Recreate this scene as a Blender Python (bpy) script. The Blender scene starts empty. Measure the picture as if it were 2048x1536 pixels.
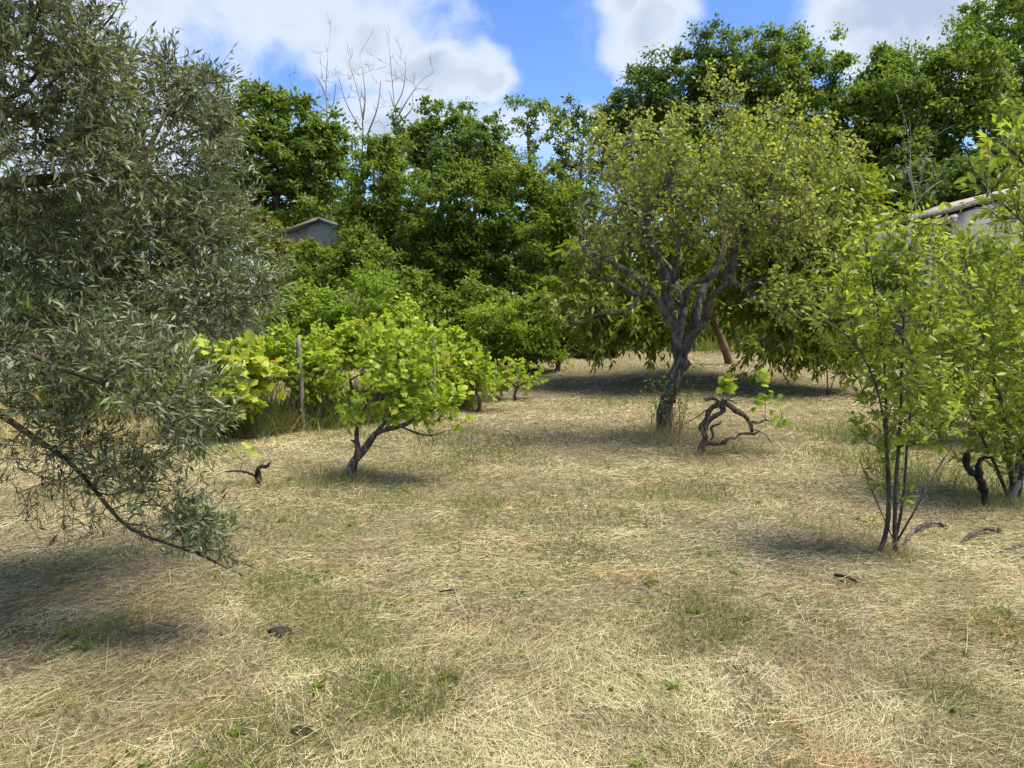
import bpy, math
import numpy as np
from mathutils import Vector, Matrix
R = math.radians
rng = np.random.default_rng(11)
sc = bpy.context.scene
col = sc.collection

# ------------------------------------------------------------------ camera
FPX, HORIZON, CAMH = 1480.0, 620.0, 1.6          # in pixels of the 2048 x 1536 photograph
PITCH = math.atan((768 - HORIZON) / FPX)
cam_d = bpy.data.cameras.new('camera'); cam = bpy.data.objects.new('camera', cam_d); col.objects.link(cam)
cam_d.sensor_fit = 'HORIZONTAL'; cam_d.sensor_width = 36; cam_d.lens = 36 * FPX / 2048
cam_d.clip_start = 0.05; cam_d.clip_end = 2000
cam.location = (0, 0, CAMH); cam.rotation_euler = (math.pi / 2 - PITCH, 0, 0)
sc.camera = cam

# ------------------------------------------------------------------ sky, sun, exposure
SUN_FROM = (0.80, -0.15)                         # a high sun to the right of the orchard
SUN_EL = R(67)
az = math.atan2(SUN_FROM[0], SUN_FROM[1])        # clockwise from +Y
w = bpy.data.worlds.new('World'); sc.world = w; w.use_nodes = True
nt = w.node_tree; nt.nodes.clear()
def N(tree, t, **kw):
    n = tree.nodes.new(t)
    for k, v in kw.items():
        setattr(n, k, v)
    return n
def math_n(tree, op, a, b=None, clamp=False):
    n = N(tree, 'ShaderNodeMath', operation=op, use_clamp=clamp)
    for i, v in enumerate((a, b)):
        if v is None: continue
        if isinstance(v, (int, float)): n.inputs[i].default_value = v
        else: tree.links.new(v, n.inputs[i])
    return n.outputs[0]
def direction(px, py):
    x, y = (px - 1024) / FPX, -(py - 768) / FPX
    c, s = math.cos(PITCH), math.sin(PITCH)
    d = np.array([x, c + y * s, -s + y * c])
    return d
L = nt.links.new
sky = N(nt, 'ShaderNodeTexSky', sky_type='NISHITA', sun_disc=False)
sky.sun_elevation = SUN_EL; sky.sun_rotation = az
sky.altitude = 300; sky.air_density = 1.0; sky.dust_density = 0.3; sky.ozone_density = 4.0
hs = N(nt, 'ShaderNodeHueSaturation'); hs.inputs['Hue'].default_value = 0.512; hs.inputs['Saturation'].default_value = 1.18; hs.inputs['Value'].default_value = 0.435
L(sky.outputs[0], hs.inputs['Color'])
tc = N(nt, 'ShaderNodeTexCoord')
# clouds: a noise field over the whole sky, with a few cumulus banks standing where the photograph has them
warp = N(nt, 'ShaderNodeTexNoise'); warp.inputs['Scale'].default_value = 5.0; warp.inputs['Detail'].default_value = 4
L(tc.outputs['Generated'], warp.inputs['Vector'])
wv = N(nt, 'ShaderNodeVectorMath', operation='MULTIPLY_ADD'); L(warp.outputs['Color'], wv.inputs[0])
wv.inputs[1].default_value = (0.16, 0.16, 0.16); L(tc.outputs['Generated'], wv.inputs[2])
fine = N(nt, 'ShaderNodeTexNoise'); fine.inputs['Scale'].default_value = 7.0; fine.inputs['Detail'].default_value = 9; fine.inputs['Roughness'].default_value = 0.56
L(wv.outputs[0], fine.inputs['Vector'])
big = N(nt, 'ShaderNodeTexNoise'); big.inputs['Scale'].default_value = 1.7; big.inputs['Detail'].default_value = 2
L(tc.outputs['Generated'], big.inputs['Vector'])
banks = [(330, -10, .26, .115), (560, 10, .24, .115), (740, 60, .10, .065), (680, 130, .12, .045), (860, 140, .12, .042), (950, 160, .085, .024), (1325, 70, .065, .06), (1290, 10, .045, .03), (1390, 40, .04, .04),
         (1790, 50, .11, .07), (1880, 15, .16, .085), (1735, 115, .06, .04), (2030, 40, .2, .14), (1060, 255, .12, .05), (780, 250, .09, .05), (100, 260, .3, .12)]
acc = None
for px, py, rx, rz in banks:
    d = direction(px, py); d = d / np.linalg.norm(d)
    sb = N(nt, 'ShaderNodeVectorMath', operation='SUBTRACT'); L(wv.outputs[0], sb.inputs[0]); sb.inputs[1].default_value = tuple(d + 0.08)
    ml = N(nt, 'ShaderNodeVectorMath', operation='MULTIPLY'); L(sb.outputs[0], ml.inputs[0]); ml.inputs[1].default_value = (1 / rx, 1 / rx, 1 / rz)
    ln = N(nt, 'ShaderNodeVectorMath', operation='LENGTH'); L(ml.outputs[0], ln.inputs[0])
    v = math_n(nt, 'SUBTRACT', 1.25, ln.outputs['Value'], True)
    acc = v if acc is None else math_n(nt, 'MAXIMUM', acc, v)
other = math_n(nt, 'MULTIPLY', math_n(nt, 'SUBTRACT', big.outputs[0], 0.42), 3.5)
# the noise banks only start away from the wide blue gap
dg = direction(1080, 60); dg = dg / np.linalg.norm(dg)
dot = N(nt, 'ShaderNodeVectorMath', operation='DOT_PRODUCT'); L(tc.outputs['Generated'], dot.inputs[0]); dot.inputs[1].default_value = tuple(dg)
awayf = math_n(nt, 'MULTIPLY', math_n(nt, 'SUBTRACT', 0.86, dot.outputs['Value']), 6.0, True)
other = math_n(nt, 'MULTIPLY', other, awayf)
acc = math_n(nt, 'MAXIMUM', acc, other)
dens = math_n(nt, 'ADD', math_n(nt, 'MULTIPLY', acc, 0.80), math_n(nt, 'MULTIPLY', math_n(nt, 'SUBTRACT', fine.outputs[0], 0.5), 2.1))
mr = N(nt, 'ShaderNodeMapRange', interpolation_type='SMOOTHSTEP'); L(dens, mr.inputs[0]); mr.inputs[1].default_value = 0.08; mr.inputs[2].default_value = 0.78
shade = N(nt, 'ShaderNodeMapRange'); L(dens, shade.inputs[0]); shade.inputs[1].default_value = 0.28; shade.inputs[2].default_value = 1.05
cmix = N(nt, 'ShaderNodeMix', data_type='RGBA'); L(shade.outputs[0], cmix.inputs[0])
cmix.inputs[6].default_value = (2.08, 2.16, 2.26, 1); cmix.inputs[7].default_value = (1.0, 1.18, 1.52, 1)
smix = N(nt, 'ShaderNodeMix', data_type='RGBA'); L(math_n(nt, 'MULTIPLY', mr.outputs[0], 0.96), smix.inputs[0]); L(hs.outputs[0], smix.inputs[6]); L(cmix.outputs[2], smix.inputs[7])
bg = N(nt, 'ShaderNodeBackground'); bg.inputs['Strength'].default_value = 0.15
L(smix.outputs[2], bg.inputs['Color'])
wo = N(nt, 'ShaderNodeOutputWorld'); L(bg.outputs[0], wo.inputs['Surface'])

sun_d = bpy.data.lights.new('sun', 'SUN'); sun = bpy.data.objects.new('sun', sun_d); col.objects.link(sun)
sun_d.energy = 2.5; sun_d.angle = R(30); sun_d.color = (1.0, 0.94, 0.81)
sv = Vector((SUN_FROM[0], SUN_FROM[1], 0)).normalized() * math.cos(SUN_EL) + Vector((0, 0, math.sin(SUN_EL)))
sun.rotation_euler = sv.to_track_quat('Z', 'Y').to_euler(); sun.location = (-20, -20, 40)
sc.view_settings.view_transform = 'Standard'; sc.view_settings.look = 'None'
sc.view_settings.exposure = 1.83; sc.view_settings.gamma = 1.0; sc.view_settings.use_curve_mapping = False
sc.cycles.max_bounces = 10; sc.cycles.transmission_bounces = 8; sc.cycles.diffuse_bounces = 6
sc.cycles.use_denoising = True

# ------------------------------------------------------------------ terrain and pixel helpers
def vnoise(x, y, s, seed=0):
    """smooth value noise, vectorised, about -1..1"""
    x = np.asarray(x, float) / s; y = np.asarray(y, float) / s
    xi = np.floor(x); yi = np.floor(y); fx = x - xi; fy = y - yi
    fx = fx * fx * (3 - 2 * fx); fy = fy * fy * (3 - 2 * fy)
    def h(a, b):
        v = np.sin(a * 127.1 + b * 311.7 + seed * 74.7) * 43758.5453
        return (v - np.floor(v)) * 2 - 1
    return (h(xi, yi) * (1 - fx) + h(xi + 1, yi) * fx) * (1 - fy) + (h(xi, yi + 1) * (1 - fx) + h(xi + 1, yi + 1) * fx) * fy
def gz(x, y):
    x = np.asarray(x, float); y = np.asarray(y, float)
    t = np.clip(y - 11, 0, 55)
    rise = 0.05 * np.where(t < 3, t * t / 6, t - 1.5)
    near = np.clip((30 - np.abs(y)) / 10, 0, 1) * np.clip((25 - np.abs(x)) / 8, 0, 1)
    return rise + near * (0.035 * vnoise(x, y, 1.7, 1) + 0.024 * vnoise(x, y, 0.55, 2)) + 0.05 * vnoise(x, y, 5.0, 3) * np.clip(np.hypot(x, y) / 6 - .4, 0, 1)
def at(px, py, Y):
    d = direction(px, py); k = Y / d[1]
    return np.array([d[0] * k, Y, CAMH + d[2] * k])
def ground_px(px, py):
    d = direction(px, py); k = 1.0
    for _ in range(4000):
        k += 0.02
        p = d * k
        if CAMH + p[2] <= gz(p[0], p[1]): break
    return np.array([p[0], p[1], float(gz(p[0], p[1]))])
def on(x, y, dz=0.0): return np.array([x, y, float(gz(x, y)) + dz])
def unit(v): return v / np.maximum(np.linalg.norm(v, axis=-1, keepdims=True), 1e-9)
def rdir(n): return unit(rng.normal(size=(n, 3)))
def lin(r, g, b):
    f = lambda c: ((c / 255 + 0.055) / 1.055) ** 2.4 if c > 10 else c / 255 / 12.92
    return (f(r), f(g), f(b), 1)

# ------------------------------------------------------------------ materials
MAT = {}
def new_mat(name):
    m = bpy.data.materials.new(name); m.use_nodes = True; m.node_tree.nodes.clear(); MAT[name] = m
    return m, m.node_tree
def ramp(t, fac, stops):
    r = N(t, 'ShaderNodeValToRGB'); e = r.color_ramp.elements
    while len(e) < len(stops): e.new(0.5)
    for el, (p, c) in zip(e, stops): el.position = p; el.color = c if len(c) == 4 else (*c, 1)
    t.links.new(fac, r.inputs[0]); return r.outputs[0]
def leaf_mat(name, stops, trans=0.4, rough=0.45, spec=0.35, back=None, tcol=(1.15, 1.2, 0.55)):
    m, t = new_mat(name)
    a = N(t, 'ShaderNodeAttribute', attribute_name='v')
    c = ramp(t, a.outputs['Fac'], stops)
    if back is not None:
        g = N(t, 'ShaderNodeNewGeometry'); mx = N(t, 'ShaderNodeMix', data_type='RGBA')
        t.links.new(g.outputs['Backfacing'], mx.inputs[0]); t.links.new(c, mx.inputs[6]); mx.inputs[7].default_value = back; c = mx.outputs[2]
    p = N(t, 'ShaderNodeBsdfPrincipled'); t.links.new(c, p.inputs['Base Color'])
    p.inputs['Roughness'].default_value = rough; p.inputs['Specular IOR Level'].default_value = spec
    tr = N(t, 'ShaderNodeBsdfTranslucent'); ml = N(t, 'ShaderNodeMix', data_type='RGBA', blend_type='MULTIPLY'); ml.inputs[0].default_value = 1
    t.links.new(c, ml.inputs[6]); ml.inputs[7].default_value = (*tcol, 1); t.links.new(ml.outputs[2], tr.inputs['Color'])
    mx = N(t, 'ShaderNodeMixShader'); mx.inputs[0].default_value = trans
    t.links.new(p.outputs[0], mx.inputs[1]); t.links.new(tr.outputs[0], mx.inputs[2])
    o = N(t, 'ShaderNodeOutputMaterial'); t.links.new(mx.outputs[0], o.inputs[0])
    return m
def rough_mat(name, stops, scale=8.0, stretch=(1, 1, 1), bump=0.4, rough=0.9, detail=8, bscale=None, dist=0.02):
    m, t = new_mat(name)
    g = N(t, 'ShaderNodeNewGeometry'); mp = N(t, 'ShaderNodeVectorMath', operation='MULTIPLY'); mp.inputs[1].default_value = stretch
    t.links.new(g.outputs['Position'], mp.inputs[0])
    n = N(t, 'ShaderNodeTexNoise'); n.inputs['Scale'].default_value = scale; n.inputs['Detail'].default_value = detail; n.inputs['Roughness'].default_value = 0.65
    t.links.new(mp.outputs[0], n.inputs['Vector'])
    c = ramp(t, n.outputs[0], stops)
    p = N(t, 'ShaderNodeBsdfPrincipled'); t.links.new(c, p.inputs['Base Color']); p.inputs['Roughness'].default_value = rough; p.inputs['Specular IOR Level'].default_value = 0.2
    n2 = N(t, 'ShaderNodeTexNoise'); n2.inputs['Scale'].default_value = bscale or scale * 2.2; n2.inputs['Detail'].default_value = 5
    t.links.new(mp.outputs[0], n2.inputs['Vector'])
    b = N(t, 'ShaderNodeBump'); b.inputs['Strength'].default_value = bump; b.inputs['Distance'].default_value = dist
    t.links.new(n2.outputs[0], b.inputs['Height']); t.links.new(b.outputs[0], p.inputs['Normal'])
    o = N(t, 'ShaderNodeOutputMaterial'); t.links.new(p.outputs[0], o.inputs[0])
    return m
def attr_mat(name, stops, rough=0.7, trans=0.15, spec=0.3):
    return leaf_mat(name, stops, trans, rough, spec, tcol=(1, 1, .8))

OLIVE = leaf_mat('olive_leaf', [(0, (.075, .105, .034)), (.5, (.15, .185, .068)), (.85, (.24, .27, .115)), (.97, (.30, .31, .13)), (1, (.45, .34, .06))], 0.38, .45, .3, back=(.25, .28, .165, 1), tcol=(1, 1.05, .7))
SILVER = leaf_mat('silver_leaf', [(0, (.11, .135, .075)), (.6, (.22, .24, .14)), (1, (.36, .39, .26))], 0.3, .5, .4, back=(.24, .26, .2, 1))
VINE = leaf_mat('vine_leaf', [(0, (.17, .27, .028)), (.5, (.32, .42, .042)), (.85, (.44, .50, .06)), (.96, (.50, .50, .1)), (1, (.36, .16, .06))], 0.48, .5, .3)
PLUM = leaf_mat('plum_leaf', [(0, (.14, .19, .028)), (.5, (.28, .345, .052)), (.85, (.40, .45, .075)), (1, (.50, .50, .09))], 0.52, .42, .4)
PEAR = leaf_mat('pear_leaf', [(0, (.15, .195, .036)), (.5, (.28, .325, .066)), (.88, (.41, .44, .10)), (1, (.42, .32, .10))], 0.48, .42, .45)
WALNUT = leaf_mat('walnut_leaf', [(0, (.11, .155, .014)), (.5, (.20, .25, .024)), (.85, (.29, .32, .036)), (1, (.33, .24, .045))], 0.52, .42, .4)
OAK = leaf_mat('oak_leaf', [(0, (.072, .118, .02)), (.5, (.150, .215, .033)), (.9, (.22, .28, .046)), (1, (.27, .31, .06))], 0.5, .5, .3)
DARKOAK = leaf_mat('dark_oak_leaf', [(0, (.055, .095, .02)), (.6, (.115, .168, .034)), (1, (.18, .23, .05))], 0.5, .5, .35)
BUSH = leaf_mat('bush_leaf', [(0, (.085, .125, .015)), (.5, (.165, .225, .028)), (.9, (.25, .31, .04)), (1, (.29, .32, .06))], 0.52, .5, .3)
BRIGHT = leaf_mat('bright_leaf', [(0, (.11, .18, .018)), (.5, (.22, .31, .032)), (1, (.34, .41, .05))], 0.5, .5, .3)
HEDGE = leaf_mat('yellow_leaf', [(0, (.08, .10, .015)), (.5, (.16, .18, .026)), (1, (.30, .28, .05))], .4, .5, .3)
IVY = leaf_mat('ivy_leaf', [(0, (.012, .024, .007)), (.7, (.026, .046, .013)), (1, (.06, .09, .03))], .15, .35, .5)
STRAW = attr_mat('straw', [(0, (.13, .088, .05)), (.25, (.33, .255, .135)), (.6, (.55, .465, .265)), (.9, (.70, .62, .38)), (1, (.78, .72, .50))], .6, .12, .35)
def hay_drifts(mat):
    t = mat.node_tree; r = next(n for n in t.nodes if n.type == 'VALTORGB'); outs = [l.to_socket for l in r.outputs[0].links]
    g = N(t, 'ShaderNodeNewGeometry'); n = N(t, 'ShaderNodeTexNoise'); n.inputs['Scale'].default_value = 1.3; n.inputs['Detail'].default_value = 5; n.inputs['Roughness'].default_value = .62
    t.links.new(g.outputs['Position'], n.inputs['Vector'])
    c = ramp(t, n.outputs[0], [(.33, (.74, .80, .66)), (.44, (.95, 1.0, .88)), (.54, (1, 1, 1)), (.64, (1.0, .86, .70)), (.72, (.70, .56, .45))])
    m = N(t, 'ShaderNodeMix', data_type='RGBA', blend_type='MULTIPLY'); m.inputs[0].default_value = 1
    t.links.new(r.outputs[0], m.inputs[6]); t.links.new(c, m.inputs[7])
    for o in outs: t.links.new(m.outputs[2], o)
hay_drifts(STRAW)
GRASS = attr_mat('green_grass', [(0, (.085, .12, .03)), (.45, (.16, .205, .05)), (.8, (.28, .29, .09)), (1, (.48, .41, .18))], .5, .3, .3)
DRYGRASS = attr_mat('dry_grass', [(0, (.11, .10, .03)), (.4, (.21, .20, .06)), (.75, (.34, .29, .11)), (1, (.52, .43, .2))], .6, .25, .3)
TALLGREEN = attr_mat('tall_green_grass', [(0, (.09, .13, .025)), (.6, (.18, .23, .045)), (1, (.33, .33, .1))], .5, .3, .3)
BARK = rough_mat('grey_bark', [(.3, (.03, .025, .02)), (.5, (.115, .10, .085)), (.68, (.29, .265, .235))], 19, (1, 1, .4), 1.0, dist=.06)
OLIVEBARK = rough_mat('olive_bark', [(.3, (.03, .022, .014)), (.55, (.085, .066, .045)), (.75, (.15, .125, .09))], 16, (1, 1, .5), .8)
VINEBARK = rough_mat('vine_bark', [(.3, (.02, .015, .013)), (.5, (.085, .068, .055)), (.68, (.26, .225, .19))], 26, (1, 1, .35), 1.0, dist=.03)
TWIG = rough_mat('twig_bark', [(.3, (.055, .045, .036)), (.7, (.15, .125, .10))], 12, (1, 1, 1), .3)
PALEBARK = rough_mat('pale_bark', [(.3, (.16, .14, .12)), (.7, (.34, .31, .27))], 10, (1, 1, .5), .4)
REDBARK = rough_mat('red_bark', [(.32, (.08, .058, .04)), (.5, (.15, .10, .062)), (.7, (.23, .18, .13))], 9, (1, 1, .4), .6)
PLUMBARK = rough_mat('plum_bark', [(.3, (.022, .02, .018)), (.5, (.07, .063, .054)), (.7, (.15, .135, .115))], 18, (1, 1, .5), .7)
WOOD = rough_mat('weathered_wood', [(.3, (.10, .085, .07)), (.5, (.22, .195, .17)), (.7, (.33, .30, .27))], 20, (1, 1, .12), .6)
CHAR = rough_mat('charred_wood', [(.35, (.008, .007, .006)), (.55, (.03, .024, .02)), (.72, (.13, .105, .085))], 18, (1, 1, .5), 1.0, dist=.04)
SOIL = rough_mat('dark_soil', [(.35, (.015, .012, .010)), (.6, (.05, .038, .028)), (.75, (.11, .085, .06))], 30, bump=1.0)
STONE = rough_mat('pale_stone', [(.3, (.28, .27, .25)), (.7, (.5, .48, .45))], 14, bump=.6)
RENDERWALL = rough_mat('grey_plaster', [(.28, (.20, .185, .155)), (.5, (.36, .34, .295)), (.7, (.50, .475, .42))], 1.6, (1, 1, .35), .35, bscale=12)
CEMENT = rough_mat('cement_sheet', [(.3, (.075, .07, .065)), (.5, (.15, .142, .132)), (.7, (.23, .22, .20))], 2.2, (1, 1, 1), .3, bscale=15)
TILE = rough_mat('clay_tile', [(.3, (.15, .125, .10)), (.5, (.29, .255, .21)), (.7, (.42, .39, .34))], 5, bump=.4)
BLUE = rough_mat('faded_blue_paint', [(.3, (.08, .13, .20)), (.7, (.16, .24, .33))], 4, (1, 1, .3), .2, rough=.7)
METAL = rough_mat('galvanised_metal', [(.3, (.17, .18, .19)), (.7, (.32, .33, .34))], 9, bump=.1, rough=.5)
REDWEED = attr_mat('red_weed', [(0, (.10, .025, .012)), (1, (.26, .09, .04))], .6, .2)

# ground: mown thatch, brown soil showing, greener in patches
m, t = new_mat('mown_ground')
g = N(t, 'ShaderNodeNewGeometry')
n1 = N(t, 'ShaderNodeTexNoise'); n1.inputs['Scale'].default_value = 0.8; n1.inputs['Detail'].default_value = 4; n1.inputs['Roughness'].default_value = .6
n2 = N(t, 'ShaderNodeTexNoise'); n2.inputs['Scale'].default_value = 34; n2.inputs['Detail'].default_value = 6; n2.inputs['Roughness'].default_value = .75
n3 = N(t, 'ShaderNodeTexNoise'); n3.inputs['Scale'].default_value = 2.6; n3.inputs['Detail'].default_value = 5
for n in (n1, n2, n3): t.links.new(g.outputs['Position'], n.inputs['Vector'])
c1 = ramp(t, n2.outputs[0], [(.30, (.06, .045, .03)), (.46, (.155, .12, .07)), (.60, (.31, .25, .135)), (.75, (.46, .38, .21))])
c2 = ramp(t, n2.outputs[0], [(.30, (.045, .055, .018)), (.5, (.12, .135, .045)), (.7, (.25, .235, .09))])
gm = N(t, 'ShaderNodeMapRange'); t.links.new(n3.outputs[0], gm.inputs[0]); gm.inputs[1].default_value = .50; gm.inputs[2].default_value = .68; gm.inputs[4].default_value = .75
mx = N(t, 'ShaderNodeMix', data_type='RGBA'); t.links.new(gm.outputs[0], mx.inputs[0]); t.links.new(c1, mx.inputs[6]); t.links.new(c2, mx.inputs[7])
p = N(t, 'ShaderNodeBsdfPrincipled'); t.links.new(mx.outputs[2], p.inputs['Base Color']); p.inputs['Roughness'].default_value = .95; p.inputs['Specular IOR Level'].default_value = .1
b = N(t, 'ShaderNodeBump'); b.inputs['Strength'].default_value = .9; b.inputs['Distance'].default_value = .03; t.links.new(n2.outputs[0], b.inputs['Height']); t.links.new(b.outputs[0], p.inputs['Normal'])
o = N(t, 'ShaderNodeOutputMaterial'); t.links.new(p.outputs[0], o.inputs[0])

# ------------------------------------------------------------------ mesh helpers
def mesh(name, V, faces, mat, parent=None, v=None, smooth=True):
    """faces: list of int arrays (n,k); v: optional per-vertex float attribute"""
    me = bpy.data.meshes.new(name); V = np.asarray(V, np.float32)
    me.vertices.add(len(V)); me.vertices.foreach_set('co', V.ravel())
    faces = [np.asarray(f, np.int32) for f in faces if len(f)]
    tot = np.concatenate([np.full(len(f), f.shape[1], np.int32) for f in faces])
    idx = np.concatenate([f.ravel() for f in faces])
    st = np.concatenate([[0], np.cumsum(tot)[:-1]]).astype(np.int32)
    me.loops.add(len(idx)); me.loops.foreach_set('vertex_index', idx)
    me.polygons.add(len(tot)); me.polygons.foreach_set('loop_start', st); me.polygons.foreach_set('loop_total', tot)
    if smooth: me.polygons.foreach_set('use_smooth', np.ones(len(tot), bool))
    me.update(calc_edges=True)
    if v is not None:
        a = me.attributes.new('v', 'FLOAT', 'POINT'); a.data.foreach_set('value', np.asarray(v, np.float32))
    me.materials.append(mat)
    o = bpy.data.objects.new(name, me); col.objects.link(o)
    if parent is not None: o.parent = parent; o.matrix_parent_inverse = parent.matrix_basis.inverted()
    return o
def thing(name, label, cat, loc, group=None):
    e = bpy.data.objects.new(name, None); col.objects.link(e); e.location = Vector(loc); e.empty_display_size = .2
    e['label'] = label; e['category'] = cat
    if group: e['group'] = group
    return e
def tag(o, label, cat, group=None):
    o['label'] = label; o['category'] = cat
    if group: o['group'] = group
    return o
def resample(P, step):
    P = np.asarray(P, float)
    # Catmull-Rom through the points, then even steps
    if len(P) > 2:
        Q = np.vstack([2 * P[0] - P[1], P, 2 * P[-1] - P[-2]]); out = []
        for i in range(1, len(Q) - 2):
            tt = np.linspace(0, 1, 9)[:-1, None]
            a, b_, c, d = Q[i - 1], Q[i], Q[i + 1], Q[i + 2]
            out.append(.5 * (2 * b_ + (c - a) * tt + (2 * a - 5 * b_ + 4 * c - d) * tt ** 2 + (3 * b_ - a - 3 * c + d) * tt ** 3))
        P = np.vstack(out + [P[-1:]])
    s = np.concatenate([[0], np.cumsum(np.linalg.norm(np.diff(P, axis=0), axis=1))])
    n = max(3, int(s[-1] / step) + 1); u = np.linspace(0, s[-1], n)
    return np.stack([np.interp(u, s, P[:, k]) for k in range(3)], 1)
class MB:
    def __init__(s): s.V = []; s.q = []; s.t = []; s.n = 0; s.a = []
    def add(s, V, q=None, t=None, a=None):
        if q is not None and len(q): s.q.append(np.asarray(q) + s.n)
        if t is not None and len(t): s.t.append(np.asarray(t) + s.n)
        s.V.append(V); s.n += len(V)
        if a is not None: s.a.append(a)
    def tube(s, P, Rr, sides=8, gnarl=0.0, cap=False):
        P = np.asarray(P, float); n = len(P); Rr = np.broadcast_to(np.asarray(Rr, float), (n,))
        T = unit(np.gradient(P, axis=0)); ref = np.array([0.3, 0.5, 0.81]); nrm = np.cross(T[0], ref); nrm /= np.linalg.norm(nrm) + 1e-9
        Ns = np.zeros((n, 3))
        for i in range(n):
            nrm = nrm - T[i] * nrm.dot(T[i]); nrm = nrm / (np.linalg.norm(nrm) + 1e-9); Ns[i] = nrm
        B = np.cross(T, Ns); ang = np.linspace(0, 2 * math.pi, sides, endpoint=False)
        rr = Rr[:, None] * np.ones(sides)
        if gnarl:
            nz = rng.normal(size=(n, sides)); nz = (nz + np.roll(nz, 1, 0) + np.roll(nz, 1, 1)) / 1.7
            ridge = rng.normal(size=sides) * .7
            rr = rr * (1 + gnarl * (nz * .7 + ridge))
        V = P[:, None] + rr[..., None] * (np.cos(ang)[None, :, None] * Ns[:, None] + np.sin(ang)[None, :, None] * B[:, None])
        i = np.arange(n - 1)[:, None] * sides; j = np.arange(sides)[None]; j2 = (j + 1) % sides
        q = np.stack([i + j, i + j2, i + sides + j2, i + sides + j], -1).reshape(-1, 4)
        V = V.reshape(-1, 3); tr = None
        if cap:
            V = np.vstack([V, P[-1] + T[-1] * Rr[-1] * .15, P[0] - T[0] * Rr[0] * .15]); e = n * sides; jj = np.arange(sides); b_ = (n - 1) * sides
            tr = np.vstack([np.stack([b_ + jj, b_ + (jj + 1) % sides, np.full(sides, e)], 1), np.stack([(jj + 1) % sides, jj, np.full(sides, e + 1)], 1)])
        s.add(V, q, tr)
    def twigs(s, P, r0, r1):
        """many thin three-sided twigs at once: P (M,K,3)"""
        P = P[:, ::2] if P.shape[1] == 3 and np.max(r0) < .0045 else P
        M, K, _ = P.shape
        if not M: return
        C = unit(P[:, -1] - P[:, 0]); ref = np.where(np.abs(C[:, 2:3]) > .9, [[1., 0, 0]], [[0, 0, 1.]]); A = unit(np.cross(C, ref)); B = np.cross(C, A)
        r = (np.linspace(0, 1, K)[None] * (np.broadcast_to(r1, (M,)) - np.broadcast_to(r0, (M,)))[:, None] + np.broadcast_to(r0, (M,))[:, None])
        V = np.stack([P + r[..., None] * (math.cos(a) * A + math.sin(a) * B)[:, None] for a in (0, 2.094, 4.189)], 2)   # M,K,3,3
        i = (np.arange(M) * K * 3)[:, None, None] + (np.arange(K - 1) * 3)[None, :, None]; j = np.arange(3)[None, None]; j2 = (j + 1) % 3
        q = np.stack([i + j, i + j2, i + 3 + j2, i + 3 + j], -1).reshape(-1, 4)
        s.add(V.reshape(-1, 3), q)
    def box(s, lo, hi):
        x0, y0, z0 = lo; x1, y1, z1 = hi
        V = np.array([[x0, y0, z0], [x1, y0, z0], [x1, y1, z0], [x0, y1, z0], [x0, y0, z1], [x1, y0, z1], [x1, y1, z1], [x0, y1, z1]], float)
        s.add(V, [[0, 3, 2, 1], [4, 5, 6, 7], [0, 1, 5, 4], [1, 2, 6, 5], [2, 3, 7, 6], [3, 0, 4, 7]])
    def build(s, name, mat, parent=None, smooth=True):
        if not s.V: return None
        f = ([np.vstack(s.q)] if s.q else []) + ([np.vstack(s.t)] if s.t else [])
        return mesh(name, np.vstack(s.V), f, mat, parent, np.concatenate(s.a) if s.a else None, smooth)

# leaf templates: columns are along, across, up
def T_ell(w_, curve=.12, fold=.10):
    xs = [0, .3, .68, 1.0]; ws = [0, w_ * .9, w_ * .8, 0]
    V = [[0, 0, 0]]
    for x, hw in zip(xs[1:3], ws[1:3]):
        zc = -curve * x * x
        V += [[x, -hw, zc + fold * hw / w_ * .5], [x, 0, zc - fold * .3], [x, hw, zc + fold * hw / w_ * .5]]
    V += [[1, 0, -curve]]
    return np.array(V), [np.array([[1, 2, 5, 4], [2, 3, 6, 5]]), np.array([[0, 2, 1], [0, 3, 2], [4, 5, 7], [5, 6, 7]])]
def T_slim(w_):
    return np.array([[0, 0, 0], [.45, -w_, .03], [.45, w_, .03], [1, 0, -.04], [.45, 0, -.03]]), [np.array([[0, 4, 1], [0, 2, 4], [1, 4, 3], [4, 2, 3]])]
def T_fold(w_):
    return np.array([[0, 0, 0], [.42, -w_, .05], [.42, w_, .05], [1, 0, -.06]]), [np.array([[0, 3, 1], [0, 2, 3]])]
def T_quad(w_):
    return np.array([[0, 0, 0], [.5, -w_, .07], [.5, w_, .07], [1, 0, -.1]]), [np.array([[0, 3, 1], [0, 2, 3]])]
def T_vine():
    r = [(-.10, .12), (-.22, .38), (.10, .40), (.12, .62), (.42, .40), (.55, .52), (.66, .24), (.98, .0)]
    pts = [(x, y) for x, y in r] + [(x, -y) for x, y in r[-2::-1]]
    V = [[.22, 0, .02]] + [[x, y, -.12 * (x * x + 1.2 * y * y) + .05 * abs(y)] for x, y in pts]
    n = len(pts)
    return np.array(V), [np.array([[0, 1 + i, 1 + (i + 1) % n] for i in range(n)][:-1] + [[0, n, 1]])[:, ::-1]]
LEAF = dict(ell=T_ell(.27), narrow=T_ell(.21, .2), round=T_slim(.36), slim=T_fold(.125), oval=T_slim(.23), quad=T_quad(.27), lance=T_quad(.17), fat=T_quad(.45), vine=T_vine())
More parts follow.
